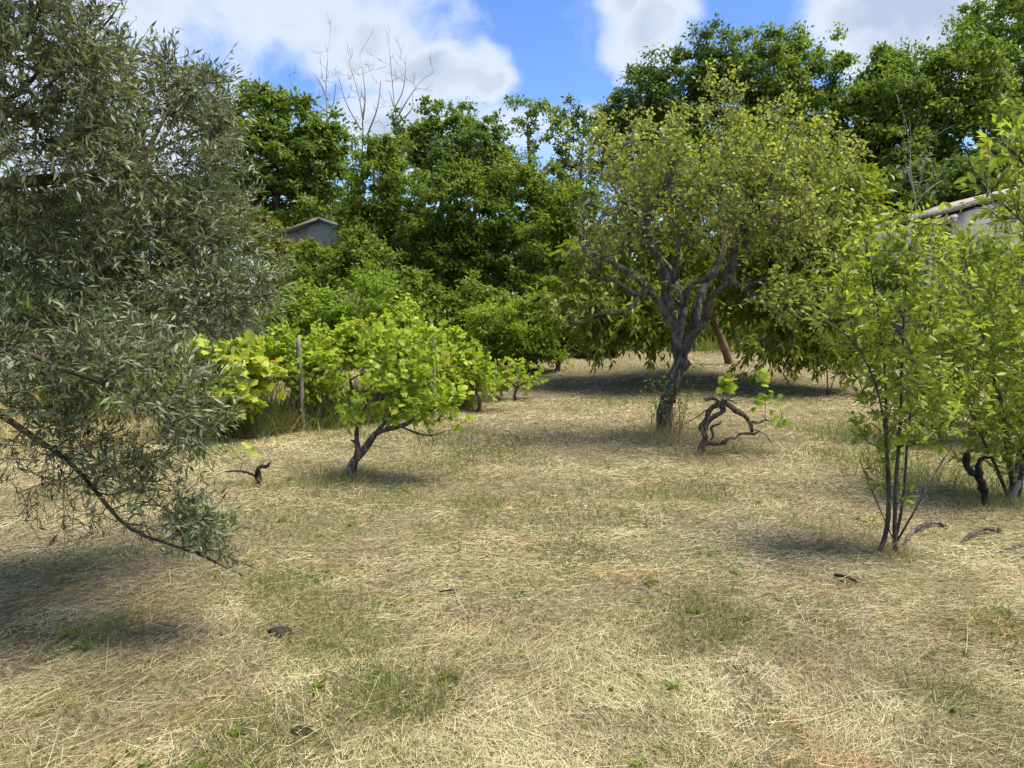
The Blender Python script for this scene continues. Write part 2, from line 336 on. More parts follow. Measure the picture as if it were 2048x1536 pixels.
def leaf_cloud(name, kind, pos, d, nrm, size, val, mat, parent=None):
    tv, tf = LEAF[kind]; n = len(pos); k = len(tv)
    d = unit(d); nrm = unit(nrm - d * (nrm * d).sum(1, keepdims=True)); side = np.cross(nrm, d)
    V = pos[:, None] + size[:, None, None] * (tv[None, :, 0:1] * d[:, None] + tv[None, :, 1:2] * side[:, None] + tv[None, :, 2:3] * nrm[:, None])
    off = (np.arange(n) * k)[:, None, None]
    F = [(f[None] + off).reshape(-1, f.shape[1]) for f in tf]
    o = mesh(name, V.reshape(-1, 3), F, mat, parent, np.repeat(val, k), smooth=False)
    o['kind'] = 'stuff'
    return o

def grow(limbs, targets, step=.14, twist=.25, start=0.12, rmax=.03, tip=.0025, bias=.6):
    """limbs: list of (points, r0, r1). Branches reach from the limbs to each target, nearest first.
    returns chains [(P,R)] with the limbs first, tips (pos, dir, chain length)"""
    NP, ND, NR = [], [], []; chains = []
    for P, r0, r1 in limbs:
        P = resample(P, .08); n = len(P); rr = np.linspace(0, 1, n) ** .8 * (r1 - r0) + r0
        chains.append((P, rr)); T = unit(np.gradient(P, axis=0)); k = int(n * start)
        NP.append(P[k:]); ND.append(T[k:]); NR.append(rr[k:])
    n0 = sum(len(a) for a in NP); cap = n0 + len(targets) * 40
    np_, nd_, nr_ = np.zeros((cap, 3)), np.zeros((cap, 3)), np.zeros(cap)
    np_[:n0] = np.vstack(NP); nd_[:n0] = np.vstack(ND); nr_[:n0] = np.concatenate(NR); cnt = n0
    targets = np.asarray(targets)
    dm = np.array([np.min(np.linalg.norm(np_[:n0] - t_, axis=1)) for t_ in targets]) if len(targets) else []
    tips = []
    for ti in np.argsort(dm):
        t_ = targets[ti]; dv = t_ - np_[:cnt]; dd = np.linalg.norm(dv, axis=1) + 1e-6
        cs = (dv * nd_[:cnt]).sum(1) / dd
        k = int(np.argmin(dd * (1 + bias * (1 - cs)) + (nr_[:cnt] < .004) * .05))
        D = dd[k]; p0 = np_[k]; dr = dv[k] / D
        n = int(np.clip(D / step, 3, 34)) + 1
        c1 = p0 + D * .38 * unit(nd_[k] * .75 + dr * .5 + rng.normal(size=3) * twist)
        c2 = t_ - D * .32 * unit(dr + np.array([0, 0, .25]) + rng.normal(size=3) * twist)
        u = np.linspace(0, 1, n)[:, None]
        P = (1 - u) ** 3 * p0 + 3 * (1 - u) ** 2 * u * c1 + 3 * (1 - u) * u * u * c2 + u ** 3 * t_
        P[1:-1] += rng.normal(size=(n - 2, 3)) * .022 * min(1, D)
        r0 = min(nr_[k] * .75, rmax, .004 + .011 * D); rr = np.linspace(r0, tip, n)
        chains.append((P, rr)); T = unit(np.gradient(P, axis=0))
        np_[cnt:cnt + n - 1] = P[1:]; nd_[cnt:cnt + n - 1] = T[1:]; nr_[cnt:cnt + n - 1] = rr[1:]; cnt += n - 1
        tips.append((P, T, D))
    return chains, tips
def wood(name, chains, mat, parent, nl, gnarl=.12, sides=10, extra=None):
    mb = MB()
    for i, (P, rr) in enumerate(chains):
        r = rr.max()
        mb.tube(P, rr, sides if r > .03 else 6 if r > .012 else 4 if r > .006 else 3, gnarl if i < nl else gnarl * .3, cap=i < nl)
    if extra is not None: mb.twigs(*extra)
    return mb.build(name, mat, parent)
def sprays(tips, per, length, up=.2, droop=0., spread=.9, frac=.25, outward=None):
    """short leafy side twigs along the outer part of every branch: returns P (M,3,3)"""
    A, D = [], []
    for P, T, ln in tips:
        n = max(1, int(per)); i = (frac + (1 - frac) * rng.random(n)) * (len(P) - 1); k = np.minimum(i.astype(int), len(P) - 2); f = (i - k)[:, None]
        A.append(P[k] * (1 - f) + P[k + 1] * f); D.append(T[k])
        A.append(P[-1:]); D.append(T[-1:])
    A = np.vstack(A); D = np.vstack(D); m = len(A)
    d = unit(D * .7 + rdir(m) * spread + np.array([0, 0, up]))
    ln = length * (.5 + rng.random(m))[:, None]
    mid = A + d * ln * .5 + rng.normal(size=(m, 3)) * ln * .06; end = A + d * ln + np.array([0, 0, -droop]) * ln
    return np.stack([A, mid, end], 1)
def leaves_on(P, n, size, ang=.9, up=.6, droop=0., jit=.35, tipw=1.0):
    """n leaves along each twig, P (M,3,3)"""
    M = len(P); u = rng.random((M, n)) ** (1 / tipw); u[:, 0] = 1
    a = np.where(u[..., None] < .5, P[:, None, 0] + (P[:, None, 1] - P[:, None, 0]) * u[..., None] * 2, P[:, None, 1] + (P[:, None, 2] - P[:, None, 1]) * (u[..., None] * 2 - 1))
    d = np.broadcast_to((P[:, 2] - P[:, 0])[:, None], a.shape); a = a.reshape(-1, 3); d = unit(d.reshape(-1, 3))
    m = len(a)
    ld = unit(d * math.cos(ang) + rdir(m) * math.sin(ang) + np.array([0, 0, -droop]) + rng.normal(size=(m, 3)) * jit * .5)
    nr = unit(rdir(m) * .8 + np.array([0, 0, up]))
    return a, ld, nr, size * (.6 + .75 * rng.random(m))
def vals(n, mean=.5, sd=.22, rare=.0):
    v = np.clip(rng.normal(mean, sd, n), .02, .93)
    if rare: v[rng.random(n) < rare] = 1.0
    return v
def lobe_pts(lobes, n, shell=.45):
    """points inside pixel-placed ellipsoids: (px, py, Y, rx_px, rz_px, ry_m or None, weight)"""
    wts = np.array([l[6] if len(l) > 6 else l[3] * l[4] for l in lobes], float); wts /= wts.sum(); out = []
    for l, k in zip(lobes, rng.multinomial(n, wts)):
        c = at(l[0], l[1], l[2]); s = l[2] / FPX; rx, rz = l[3] * s, l[4] * s; ry = l[5] if len(l) > 5 and l[5] else rx * .9
        out.append(c + rdir(k) * (((shell ** 3 + (1 - shell ** 3) * rng.random(k)) ** (1 / 3)) * rng.normal(1, .09, k))[:, None] * np.array([rx, ry, rz]))
    return np.vstack(out)
def clump_leaves(C, per, cr, size, flat=.65, up=.7, jit=.8, centre=None):
    n = len(C) * per; c = np.repeat(C, per, 0); cs = np.repeat(cr * (.45 + 1.0 * rng.random(len(C)) ** 1.4), per)[:, None]
    dv = rdir(n); rad = np.minimum(np.abs(rng.normal(size=(n, 1))) * .42 + .35 * rng.random((n, 1)), 1.7)
    pos = c + dv * rad * cs * np.array([1, 1, flat])
    nr = unit(dv * .7 + np.array([0, 0, up]) + rdir(n) * jit)
    d = unit(rdir(n) + dv * .5 + np.array([0, 0, -.25]))
    return pos, d, nr, size * (.6 + .8 * rng.random(n))

# ------------------------------------------------------------------ ground
def ground():
    def axis(lo, hi, near_lo, near_hi, fine_):
        a = np.arange(near_lo, near_hi + 1e-6, fine_); k = np.linspace(0, 1, 34)[1:] ** 2.2
        return np.concatenate([(near_lo - (near_lo - lo) * k)[::-1], a, near_hi + (hi - near_hi) * k])
    xs = axis(-400, 400, -10, 10, .12); ys = axis(-150, 700, 1.0, 22, .12)
    X, Y = np.meshgrid(xs, ys); V = np.stack([X.ravel(), Y.ravel(), gz(X, Y).ravel()], 1)
    nx, ny = len(xs), len(ys); i = (np.arange(ny - 1)[:, None] * nx + np.arange(nx - 1)[None]).ravel()
    o = mesh('ground', V, [np.stack([i, i + 1, i + nx + 1, i + nx], 1)], MAT['mown_ground'])
    o['kind'] = 'structure'; o['label'] = 'mown ground of the old orchard under dry cut grass'
ground()

# ------------------------------------------------------------------ buildings
def slab(mb, pts, thick):
    """a flat quadrilateral given thickness along its normal"""
    P = np.array(pts, float); nn = np.cross(P[1] - P[0], P[3] - P[0]); nn /= np.linalg.norm(nn)
    V = np.vstack([P, P - nn * thick]); mb.add(V, [[0, 1, 2, 3], [7, 6, 5, 4], [0, 4, 5, 1], [1, 5, 6, 2], [2, 6, 7, 3], [3, 7, 4, 0]])
def prism(mb, outline, y0, y1):
    """outline in x,z extruded from y0 to y1"""
    n = len(outline); A = np.array([[x, y0, z] for x, z in outline]); B = np.array([[x, y1, z] for x, z in outline])
    V = np.vstack([A, B]); q = [[i, (i + 1) % n, n + (i + 1) % n, n + i] for i in range(n)]
    c = np.vstack([A.mean(0), B.mean(0)]); V = np.vstack([V, c])
    tr = [[i, 2 * n, (i + 1) % n] for i in range(n)] + [[n + (i + 1) % n, 2 * n + 1, n + i] for i in range(n)]
    mb.add(V, q, tr)
def left_shed():
    Y = 27.0; pk = at(640, 443, Y); lf = at(556, 474, Y); g0 = float(gz(pk[0], Y)) - .1
    hw = pk[0] - lf[0]; e = thing('concrete_shed', 'small grey cement shed gable half hidden among the bushes', 'shed', (pk[0], Y, g0 + .1))
    mb = MB(); prism(mb, [(pk[0] - hw, g0), (pk[0] + hw, g0), (pk[0] + hw, lf[2]), (pk[0], pk[2]), (pk[0] - hw, lf[2])], Y, Y + 5); mb.build('wall', RENDERWALL, e, False)
    for s in (-1, 1):
        mb = MB(); a = np.array([pk[0], Y - .22, pk[2] + .14]); b = np.array([pk[0] + s * hw * 1.12, Y - .22, lf[2] + .14 - (pk[2] - lf[2]) * .12]); dy = np.array([0, 5.4, 0])
        pts = [a, a + dy, b + dy, b] if s > 0 else [a, b, b + dy, a + dy]
        slab(mb, pts[::-1], .11); r = mb.build('roof', CEMENT, e, False)
    mb = MB(); mb.box((pk[0] - .35, Y - .03, lf[2] - 1.5), (pk[0] + .35, Y - .004, lf[2] - .7)); mb.build('shutter', WOOD, e, False)
left_shed()
def right_house():
    Y = 21.0; c = at(1904, 432, Y); rt = at(2048, 388, Y); sl = (rt[2] - c[2]) / (rt[0] - c[0]); g0 = float(gz(c[0], Y)) - .15
    ridge = c[0] + 3.6; zr = c[2] + sl * 3.6; x1 = ridge + 3.6
    e = thing('farm_house', 'old farm building with bare grey plaster gable and tiled lean-to', 'house', (c[0], Y, g0 + .15))
    mb = MB(); prism(mb, [(c[0], g0), (x1, g0), (x1, c[2]), (ridge, zr), (c[0], c[2])], Y, Y + 7); mb.build('wall', RENDERWALL, e, False)
    for s in (-1, 1):
        mb = MB(); a = np.array([ridge, Y - .06, zr + .09]); b = np.array([ridge + s * 3.68, Y - .06, c[2] + .09]); dy = np.array([0, 7.2, 0])
        slab(mb, [a, b, b + dy, a + dy] if s < 0 else [b, a, a + dy, b + dy], .07); mb.build('roof', TILE, e, False)
    # lean-to on the left, its tiled roof going on down the slope
    lx = at(1858, 456, Y)[0]; zl = at(1858, 456, Y)[2]; zt = c[2] - .10
    mb = MB(); slab(mb, [[lx, Y - .25, zl], [lx, Y + .8, zl], [c[0] - .01, Y + .8, zt], [c[0] - .01, Y - .25, zt]][::-1], .06); lr = mb.build('lean_to_roof', WOOD, e, False)
    # clay tiles, each a half barrel
    u = np.array([c[0] - lx, 0, zt - zl]); Lr = np.linalg.norm(u); u /= Lr; nrm = np.array([-u[2], 0, u[0]])
    tl = Lr / 4 + .05; ang = np.linspace(0, math.pi, 6); V = []
    for k in (0, 1):
        rr = .095 + .012 * k
        V += [u * (tl * (1 - k)) + np.array([0, math.cos(a_) * rr, 0]) + nrm * (math.sin(a_) * rr) for a_ in ang]
    q = [[i, i + 1, 7 + i, 6 + i] for i in range(5)]
    tm = None
    for j in range(5):
        for i in range(4):
            org = np.array([lx, Y - .2 + j * .215, zl + .012]) + u * (Lr / 4 * i - .04) + nrm * (.008 * (3 - i) + rng.random() * .012)
            if tm is None:
                o_ = mesh('roof_tile', np.array(V), [np.array(q)], TILE, None); tm = o_.data
                md = o_.modifiers.new('thick', 'SOLIDIFY'); md.thickness = .016
            else:
                o_ = bpy.data.objects.new('roof_tile', tm); col.objects.link(o_); md = o_.modifiers.new('thick', 'SOLIDIFY'); md.thickness = .016
            o_.location = Vector(org); o_.rotation_euler = (rng.normal() * .02, rng.normal() * .02, rng.normal() * .03); o_.parent = lr
    mb = MB(); mb.box((lx + .06, Y + .05, g0), (lx + .16, Y + .15, zl - .03)); mb.build('post', WOOD, e, False)
    mb = MB(); mb.box((c[0] - .52, Y + .25, g0), (c[0] - .06, Y + .29, g0 + 2.75)); mb.build('door', BLUE, e, False)
    for k in range(5):
        mb = MB(); x = c[0] - .50 + k * .105; mb.tube(np.array([[x, Y + .20, g0], [x, Y + .20, g0 + 1.0], [x, Y + .20, g0 + 2.2 - .04 * k]]), .035, 6, cap=True); mb.build('metal_bar', METAL, e)
    tp = at(1980, 306, Y + 1.2); bt = at(1975, 402, Y + 1.2)
    a = thing('roof_aerial', 'thin television aerial mast on the roof of the grey plaster house', 'aerial', (bt[0], Y + 1.2, bt[2] - .5))
    mb = MB(); mb.tube(np.array([[bt[0], Y + 1.2, bt[2] - .7], [(bt[0] + tp[0]) / 2, Y + 1.2, (bt[2] + tp[2]) / 2], tp]), .022, 6, cap=True); mb.build('mast', METAL, a)
    ar = at(1952, 318, Y + 1.0); mb = MB(); mb.tube(np.array([tp, (tp + ar) / 2, ar]), .016, 5, cap=True); mb.build('boom', METAL, a)
    for k in range(5):
        f = tp + (ar - tp) * (.15 + .2 * k); mb = MB(); mb.tube(np.array([f + [-.02, -.22, .0], f, f + [.02, .22, 0]]), .007, 4, cap=True); mb.build('element', METAL, a)
right_house()

# ------------------------------------------------------------------ far and middle trees built from clumps
def far_tree(label, cat, Y, lobes, mat, trunk_px, nclump, per, cr, leaf, group=None, name='broadleaf_tree', bark=TWIG, shell=.5, kind='quad', mean=.5, trunk_r=None, nbr=40, flat=.65, dead=0):
    lobes = [(l[0], l[1], l[5] if len(l) > 5 else Y, l[2], l[3], l[4] if len(l) > 4 else None) for l in lobes]
    bx = at(trunk_px, 640, Y)[0]; base = on(bx, Y); e = thing(name, label, cat, base, group)
    C = lobe_pts(lobes, nclump, shell); C = C[C[:, 2] > gz(C[:, 0], C[:, 1]) + cr * .35]
    cen = C.mean(0); top = C[:, 2].max(); h = top - base[2]; r = trunk_r or max(.03, .02 * h)
    trunk = np.array([base - [0, 0, .15], base + [rng.normal() * .05 * h * .3, 0, h * .2], (base + cen) / 2 + [rng.normal() * .2, rng.normal() * .2, 0], cen + [0, 0, (top - cen[2]) * .35]])
    T_ = C[rng.permutation(len(C))[:nbr]]
    ch, tp = grow([(trunk, r, r * .3)], T_, step=.5, twist=.35, start=.25, rmax=r * .5, tip=.010)
    wood('trunk', ch, bark, e, 1, .10, 8)
    pos, d, nr, sz = clump_leaves(C, per, cr, leaf, flat)
    cl = np.repeat(np.clip(rng.normal(0, .13, len(C)), -.3, .3), per)
    ok = pos[:, 2] > gz(pos[:, 0], pos[:, 1]) + .02
    leaf_cloud('crown', kind, pos[ok], d[ok], nr[ok], sz[ok], np.clip(vals(len(pos), mean, .17) + cl, 0, 1)[ok], mat, e)
    return e
WOODG = 'tall trees of the wood behind the orchard'
# the wood on the right
for lab, Y, lobes, mat, tx, nc in [
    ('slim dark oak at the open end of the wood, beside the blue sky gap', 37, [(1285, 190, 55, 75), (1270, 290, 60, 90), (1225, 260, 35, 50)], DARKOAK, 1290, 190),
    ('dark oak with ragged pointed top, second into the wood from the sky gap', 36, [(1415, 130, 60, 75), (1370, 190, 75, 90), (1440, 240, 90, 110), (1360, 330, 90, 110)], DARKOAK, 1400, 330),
    ('tall round-topped oak with sky showing through its crown above the pear tree', 35, [(1530, 130, 80, 70), (1620, 140, 70, 70), (1570, 210, 110, 80), (1640, 240, 70, 70), (1560, 310, 110, 80)], OAK, 1570, 330),
    ('lower broad green tree filling the dip of the wood by the white cloud', 34, [(1715, 270, 80, 85), (1770, 190, 70, 75), (1780, 120, 30, 34), (1690, 360, 70, 90)], OAK, 1730, 300),
    ('wide bushy oak with layered clumps behind the grey plaster house', 32, [(1850, 200, 100, 90), (1930, 160, 90, 90), (1800, 300, 100, 100), (1920, 290, 120, 90)], OAK, 1870, 420),
    ('highest oak of the wood rising above the house with its aerial', 37, [(1990, 60, 85, 75), (2070, 40, 110, 100), (2030, 150, 110, 90), (2080, 250, 90, 120)], OAK, 2030, 330),
]:
    far_tree(lab, 'tree', Y, lobes, mat, tx, nc, 92, .60, .19, WOODG, nbr=60)
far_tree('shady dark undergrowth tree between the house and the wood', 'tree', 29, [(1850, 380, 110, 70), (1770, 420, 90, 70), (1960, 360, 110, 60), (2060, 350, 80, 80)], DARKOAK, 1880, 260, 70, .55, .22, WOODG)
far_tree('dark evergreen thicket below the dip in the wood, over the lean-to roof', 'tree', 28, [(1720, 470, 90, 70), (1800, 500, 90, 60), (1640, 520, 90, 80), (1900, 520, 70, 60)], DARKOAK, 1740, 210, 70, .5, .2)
# skyline in the middle
far_tree('leafy green skyline tree beside the ivy-climbed bare trunk', 'tree', 36, [(870, 245, 48, 42), (925, 250, 42, 45), (850, 300, 55, 60), (900, 330, 80, 70)], OAK, 880, 150, 62, .5, .2, nbr=40)
far_tree('dark soft-domed tree between the leafy skyline tree and the thin open one', 'tree', 33, [(960, 310, 55, 65), (1000, 350, 45, 60), (910, 340, 60, 60)], DARKOAK, 955, 190, 80, .42, .16)
far_tree('thin open tree with sparse leaves against the white cloud', 'tree', 37, [(1040, 225, 65, 26), (1090, 240, 50, 36), (1010, 250, 40, 30), (1060, 330, 70, 70)], OAK, 1050, 62, 34, .42, .2, nbr=62)
far_tree('ivy-clad slender tree with sky holes beside the pear tree top', 'tree', 35, [(1150, 240, 48, 38), (1180, 290, 50, 60), (1130, 330, 30, 70), (1190, 400, 70, 70)], DARKOAK, 1140, 86, 44, .42, .19, nbr=70)
far_tree('round leafy tree on the skyline beside the olive branches', 'tree', 31, [(520, 215, 55, 50), (585, 240, 65, 60), (540, 310, 100, 80), (620, 330, 60, 80), (480, 330, 60, 90), (560, 410, 110, 70), (660, 300, 30, 70)], OAK, 560, 420, 78, .5, .2, nbr=60)
far_tree('small ivy tree at the foot of the bare trunks', 'tree', 33, [(700, 330, 45, 60), (760, 330, 60, 55), (720, 280, 30, 30), (800, 300, 30, 45)], OAK, 740, 46, 45, .38, .16, nbr=40)
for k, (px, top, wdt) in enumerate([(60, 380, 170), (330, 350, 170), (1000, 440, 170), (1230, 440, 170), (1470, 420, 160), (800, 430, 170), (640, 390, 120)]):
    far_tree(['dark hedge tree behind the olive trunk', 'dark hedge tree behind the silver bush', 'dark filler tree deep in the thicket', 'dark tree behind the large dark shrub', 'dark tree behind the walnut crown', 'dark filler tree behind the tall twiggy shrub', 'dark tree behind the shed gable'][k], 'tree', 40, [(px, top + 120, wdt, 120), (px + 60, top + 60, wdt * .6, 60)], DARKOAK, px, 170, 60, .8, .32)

# bare dead trees on the skyline
def bare_tree(label, base_px, Y, lines, mat=PALEBARK, group='bare dead trees on the skyline', tw=26, top=(0, 0), r=.085, name='bare_tree', ivy=None):
    p0 = at(base_px, 620, Y); base = on(p0[0], Y); e = thing(name, label, 'tree', base, group)
    limbs = []; tg = []
    for i, ln in enumerate(lines):
        P = np.array([at(x, y, Y + rng.normal() * .15) for x, y in ln])
        if i == 0: P = np.vstack([base - [0, 0, .1], P])
        limbs.append((P, r if i == 0 else r * .5, .012))
        P2 = resample(P, .3); k = len(P2)
        for q in P2[int(k * (.45 if i == 0 else .25)):]:
            if rng.random() < .8: tg.append(q + np.array([rng.normal() * .38, rng.normal() * .38, abs(rng.normal()) * .55 + .15]))
    ch, tp = grow(limbs, np.array(tg), step=.2, twist=.25, start=.3, rmax=.03, tip=.007)
    sp = sprays(tp, 2, .35, .5, 0, .6)
    wood('trunk', ch, mat, e, len(limbs), .08, 7, (sp, .008, .004))
    if ivy:
        C = np.array([at(x, y, Y) for x, y in ivy]); C = np.repeat(C, 4, 0) + rng.normal(size=(len(C) * 4, 3)) * .16
        pos, d, nr, sz = clump_leaves(C, 26, .28, .15); leaf_cloud('ivy', 'quad', pos, d, nr, sz, vals(len(pos), .5), OAK, e)
bare_tree('bare grey dead tree with wide side branches near the olive', 660, 34, [[(662, 420), (657, 330), (655, 250), (652, 180), (655, 120)], [(656, 225), (630, 205), (602, 190), (585, 175)], [(656, 200), (640, 165), (626, 145)], [(656, 245), (668, 200), (672, 165)], [(655, 230), (600, 215)]])
bare_tree('bare dead tree forked in two thin leaning stems', 725, 34.5, [[(728, 420), (724, 330), (726, 260), (722, 215), (712, 170), (698, 125)], [(726, 240), (730, 190), (724, 130)], [(722, 260), (692, 205), (676, 150)], [(735, 270), (755, 215), (762, 160)]])
bare_tree('bare dead tree with ivy climbing its trunk', 792, 34, [[(795, 420), (793, 320), (793, 250), (787, 190), (780, 110)], [(792, 240), (815, 200), (835, 170)], [(790, 215), (806, 180), (812, 135)], [(790, 220), (778, 180)], [(796, 245), (822, 220), (825, 185)]], ivy=[(794, y) for y in range(235, 420, 9)])
bare_tree('pale bare shrub standing at the dark edge of the wood', 1835, 27, [[(1832, 470), (1830, 400), (1822, 350), (1820, 300), (1815, 260)], [(1830, 410), (1856, 380), (1885, 360)], [(1826, 380), (1812, 330)], [(1828, 395), (1845, 350), (1842, 300)]], group=None, r=.05, name='bare_shrub')

# thicket behind the orchard
THICK = 'overgrown shrubs of the thicket'
for lab, Y, lobes, mat, tx, nc, mean in [
    ('tall dense shrub with grey twigs showing, under the bare trees', 25, [(750, 370, 60, 90), (730, 460, 60, 90), (800, 430, 60, 100), (770, 310, 35, 35), (800, 520, 80, 70), (740, 540, 60, 60)], BUSH, 770, 270, .34),
    ('broad dark green shrub at the heart of the thicket', 24, [(900, 400, 80, 80), (960, 420, 80, 90), (880, 480, 90, 70), (930, 540, 110, 80), (860, 560, 80, 70), (1000, 560, 70, 70)], BUSH, 910, 360, .30),
    ('green upright shrub leaning on the heart of the thicket', 24.5, [(1030, 400, 60, 90), (1080, 430, 60, 80), (1040, 490, 80, 70), (1100, 380, 40, 50), (1030, 570, 80, 60)], BUSH, 1050, 270, .48),
    ('dark shrub in the shade between thicket and pear tree', 22, [(1110, 500, 70, 70), (1150, 430, 50, 70), (1170, 540, 70, 60), (1130, 610, 80, 60), (1230, 600, 60, 60)], BUSH, 1120, 240, .4),
    ('low leafy bush in deep shade under the thicket', 20, [(830, 620, 100, 60), (900, 640, 80, 60), (780, 570, 80, 60), (950, 610, 70, 50), (850, 690, 110, 40), (1000, 670, 80, 50), (1100, 650, 70, 50)], BUSH, 860, 330, .45),
    ('lime green bush behind the vine row', 18, [(640, 620, 80, 40), (570, 640, 60, 50), (700, 650, 70, 50), (740, 590, 50, 50), (600, 600, 50, 25), (640, 690, 110, 40)], BRIGHT, 640, 240, .5),
    ('mid green bush below the shed gable', 22, [(660, 540, 90, 45), (720, 510, 50, 50), (600, 560, 70, 40)], BUSH, 660, 150, .36),
]:
    far_tree(lab, 'bush', Y, lobes, mat, tx, nc, 76, .36, .13 if Y > 19 else .105, THICK, name='thicket_bush', nbr=70, mean=mean, trunk_r=.05)
far_tree('yellow-green creeper hedge beside the shed gable', 'hedge', 25, [(515, 450, 45, 22), (500, 475, 55, 40), (570, 508, 60, 24), (640, 502, 70, 18), (690, 480, 25, 25)], HEDGE, 530, 90, 80, .32, .13, name='creeper_hedge', trunk_r=.04)
far_tree('silvery grey bush behind the yellow vine', 'bush', 15, [(455, 640, 60, 60), (400, 620, 70, 70), (500, 660, 40, 50), (330, 640, 80, 70)], SILVER, 440, 150, 90, .26, .07, name='silver_bush', trunk_r=.045, kind='slim', nbr=60)
far_tree('mid green bush seen through the hanging olive twigs', 'bush', 17, [(120, 640, 130, 60), (250, 620, 110, 60), (20, 610, 110, 70)], BUSH, 140, 190, 80, .36, .12, name='thicket_bush', group=THICK)
far_tree('low yellow-green bush at the end of the vine row under the olive', 'bush', 11, [(330, 770, 70, 50), (250, 790, 70, 45), (150, 800, 90, 50)], BRIGHT, 260, 80, 80, .2, .06, name='thicket_bush', group=THICK, trunk_r=.03, mean=.6)
far_tree('grey-green bush beside the yellow vine, in front of the silvery one', 'bush', 13, [(60, 720, 110, 60), (230, 710, 110, 55), (380, 720, 60, 40)], SILVER, 200, 120, 80, .26, .07, name='silver_bush', trunk_r=.04, kind='slim', nbr=50)
far_tree('bright green rounded bush with dark stem at the edge of the mown grass', 'bush', 17, [(1010, 640, 75, 45), (1060, 670, 60, 45), (960, 680, 55, 45), (1085, 620, 45, 35), (1040, 705, 70, 32), (960, 715, 55, 28), (1090, 700, 40, 32)], BRIGHT, 1112, 230, 80, .30, .085, name='orchard_bush', trunk_r=.06, nbr=60)
far_tree('very dark round bush standing on the shaded grass', 'bush', 19.3, [(1205, 690, 38, 30), (1180, 700, 30, 22)], IVY, 1205, 60, 90, .22, .09, name='round_bush', trunk_r=.04)
far_tree('dark low bush behind the leaning red trunk', 'bush', 22, [(1500, 660, 80, 40), (1580, 650, 70, 35), (1420, 640, 60, 30)], BUSH, 1500, 110, 75, .32, .12, group=THICK, name='thicket_bush', trunk_r=.04)
far_tree('pale green bush on the rising bank behind the saplings', 'bush', 24, [(1700, 590, 80, 40), (1790, 580, 90, 50), (1900, 590, 90, 50), (2010, 590, 90, 50)], BUSH, 1780, 150, 75, .4, .14, group=THICK, name='thicket_bush', mean=.6, trunk_r=.04)

# ------------------------------------------------------------------ walnut behind the pear tree
def walnut():
    Y = 15.0; base = ground_px(1462, 728); Y0 = base[1]
    e = thing('walnut_tree', 'broad leafy tree with drooping large leaves and leaning red-brown trunk', 'tree', base)
    tr = np.array([base - [0, 0, .1], at(1447, 690, Y0 - .1), at(1428, 640, Y0 - .3), at(1432, 560, Y0 - .6), at(1440, 460, Y0 - .9), at(1450, 360, Y0 - 1)])
    limbs = [(tr, .115, .04)]
    for tip in [(1180, 520, 14), (1250, 400, 14.5), (1640, 420, 14), (1700, 560, 14), (1540, 330, 15), (1330, 640, 13.6), (1600, 640, 13.2)]:
        a = tr[3] + (tr[4] - tr[3]) * rng.random(); b = at(*tip); limbs.append((np.array([a, (a + b) / 2 + [0, 0, .5], b]), .06, .015))
    lobes = [(1440, 420, 15, 230, 160, 1.8), (1230, 560, 14.6, 120, 100, 1.2), (1300, 620, 13.8, 120, 60, .8), (1640, 470, 14.4, 110, 130, 1.4), (1600, 610, 13.6, 110, 75, 1.), (1700, 380, 14.6, 55, 90, .8), (1150, 600, 14.6, 80, 70, .9), (1480, 560, 15, 180, 80, 1.5), (1560, 330, 15, 130, 80, 1.2), (1700, 640, 13.6, 70, 50, .8), (1560, 690, 13.4, 90, 40, .7), (1650, 700, 13.8, 70, 40, .6), (1180, 660, 14.4, 80, 40, .8), (1270, 650, 14, 70, 30, .6)]
    tg = lobe_pts(lobes, 660, .5); tg = tg[tg[:, 2] > gz(tg[:, 0], tg[:, 1]) + .3]
    ch, tp = grow(limbs, tg, step=.25, twist=.3, rmax=.035, tip=.004)
    sp = sprays(tp, 6, .34, .15, .35, .9, .15)
    wood('trunk', ch, REDBARK, e, len(limbs), .08, 10, (sp, .004, .002))
    a, d, nr, sz = leaves_on(sp, 8, .17, .8, .9, .45)
    leaf_cloud('crown', 'lance', a, d, nr, sz, vals(len(a), .48, .2, .01), WALNUT, e)
walnut()

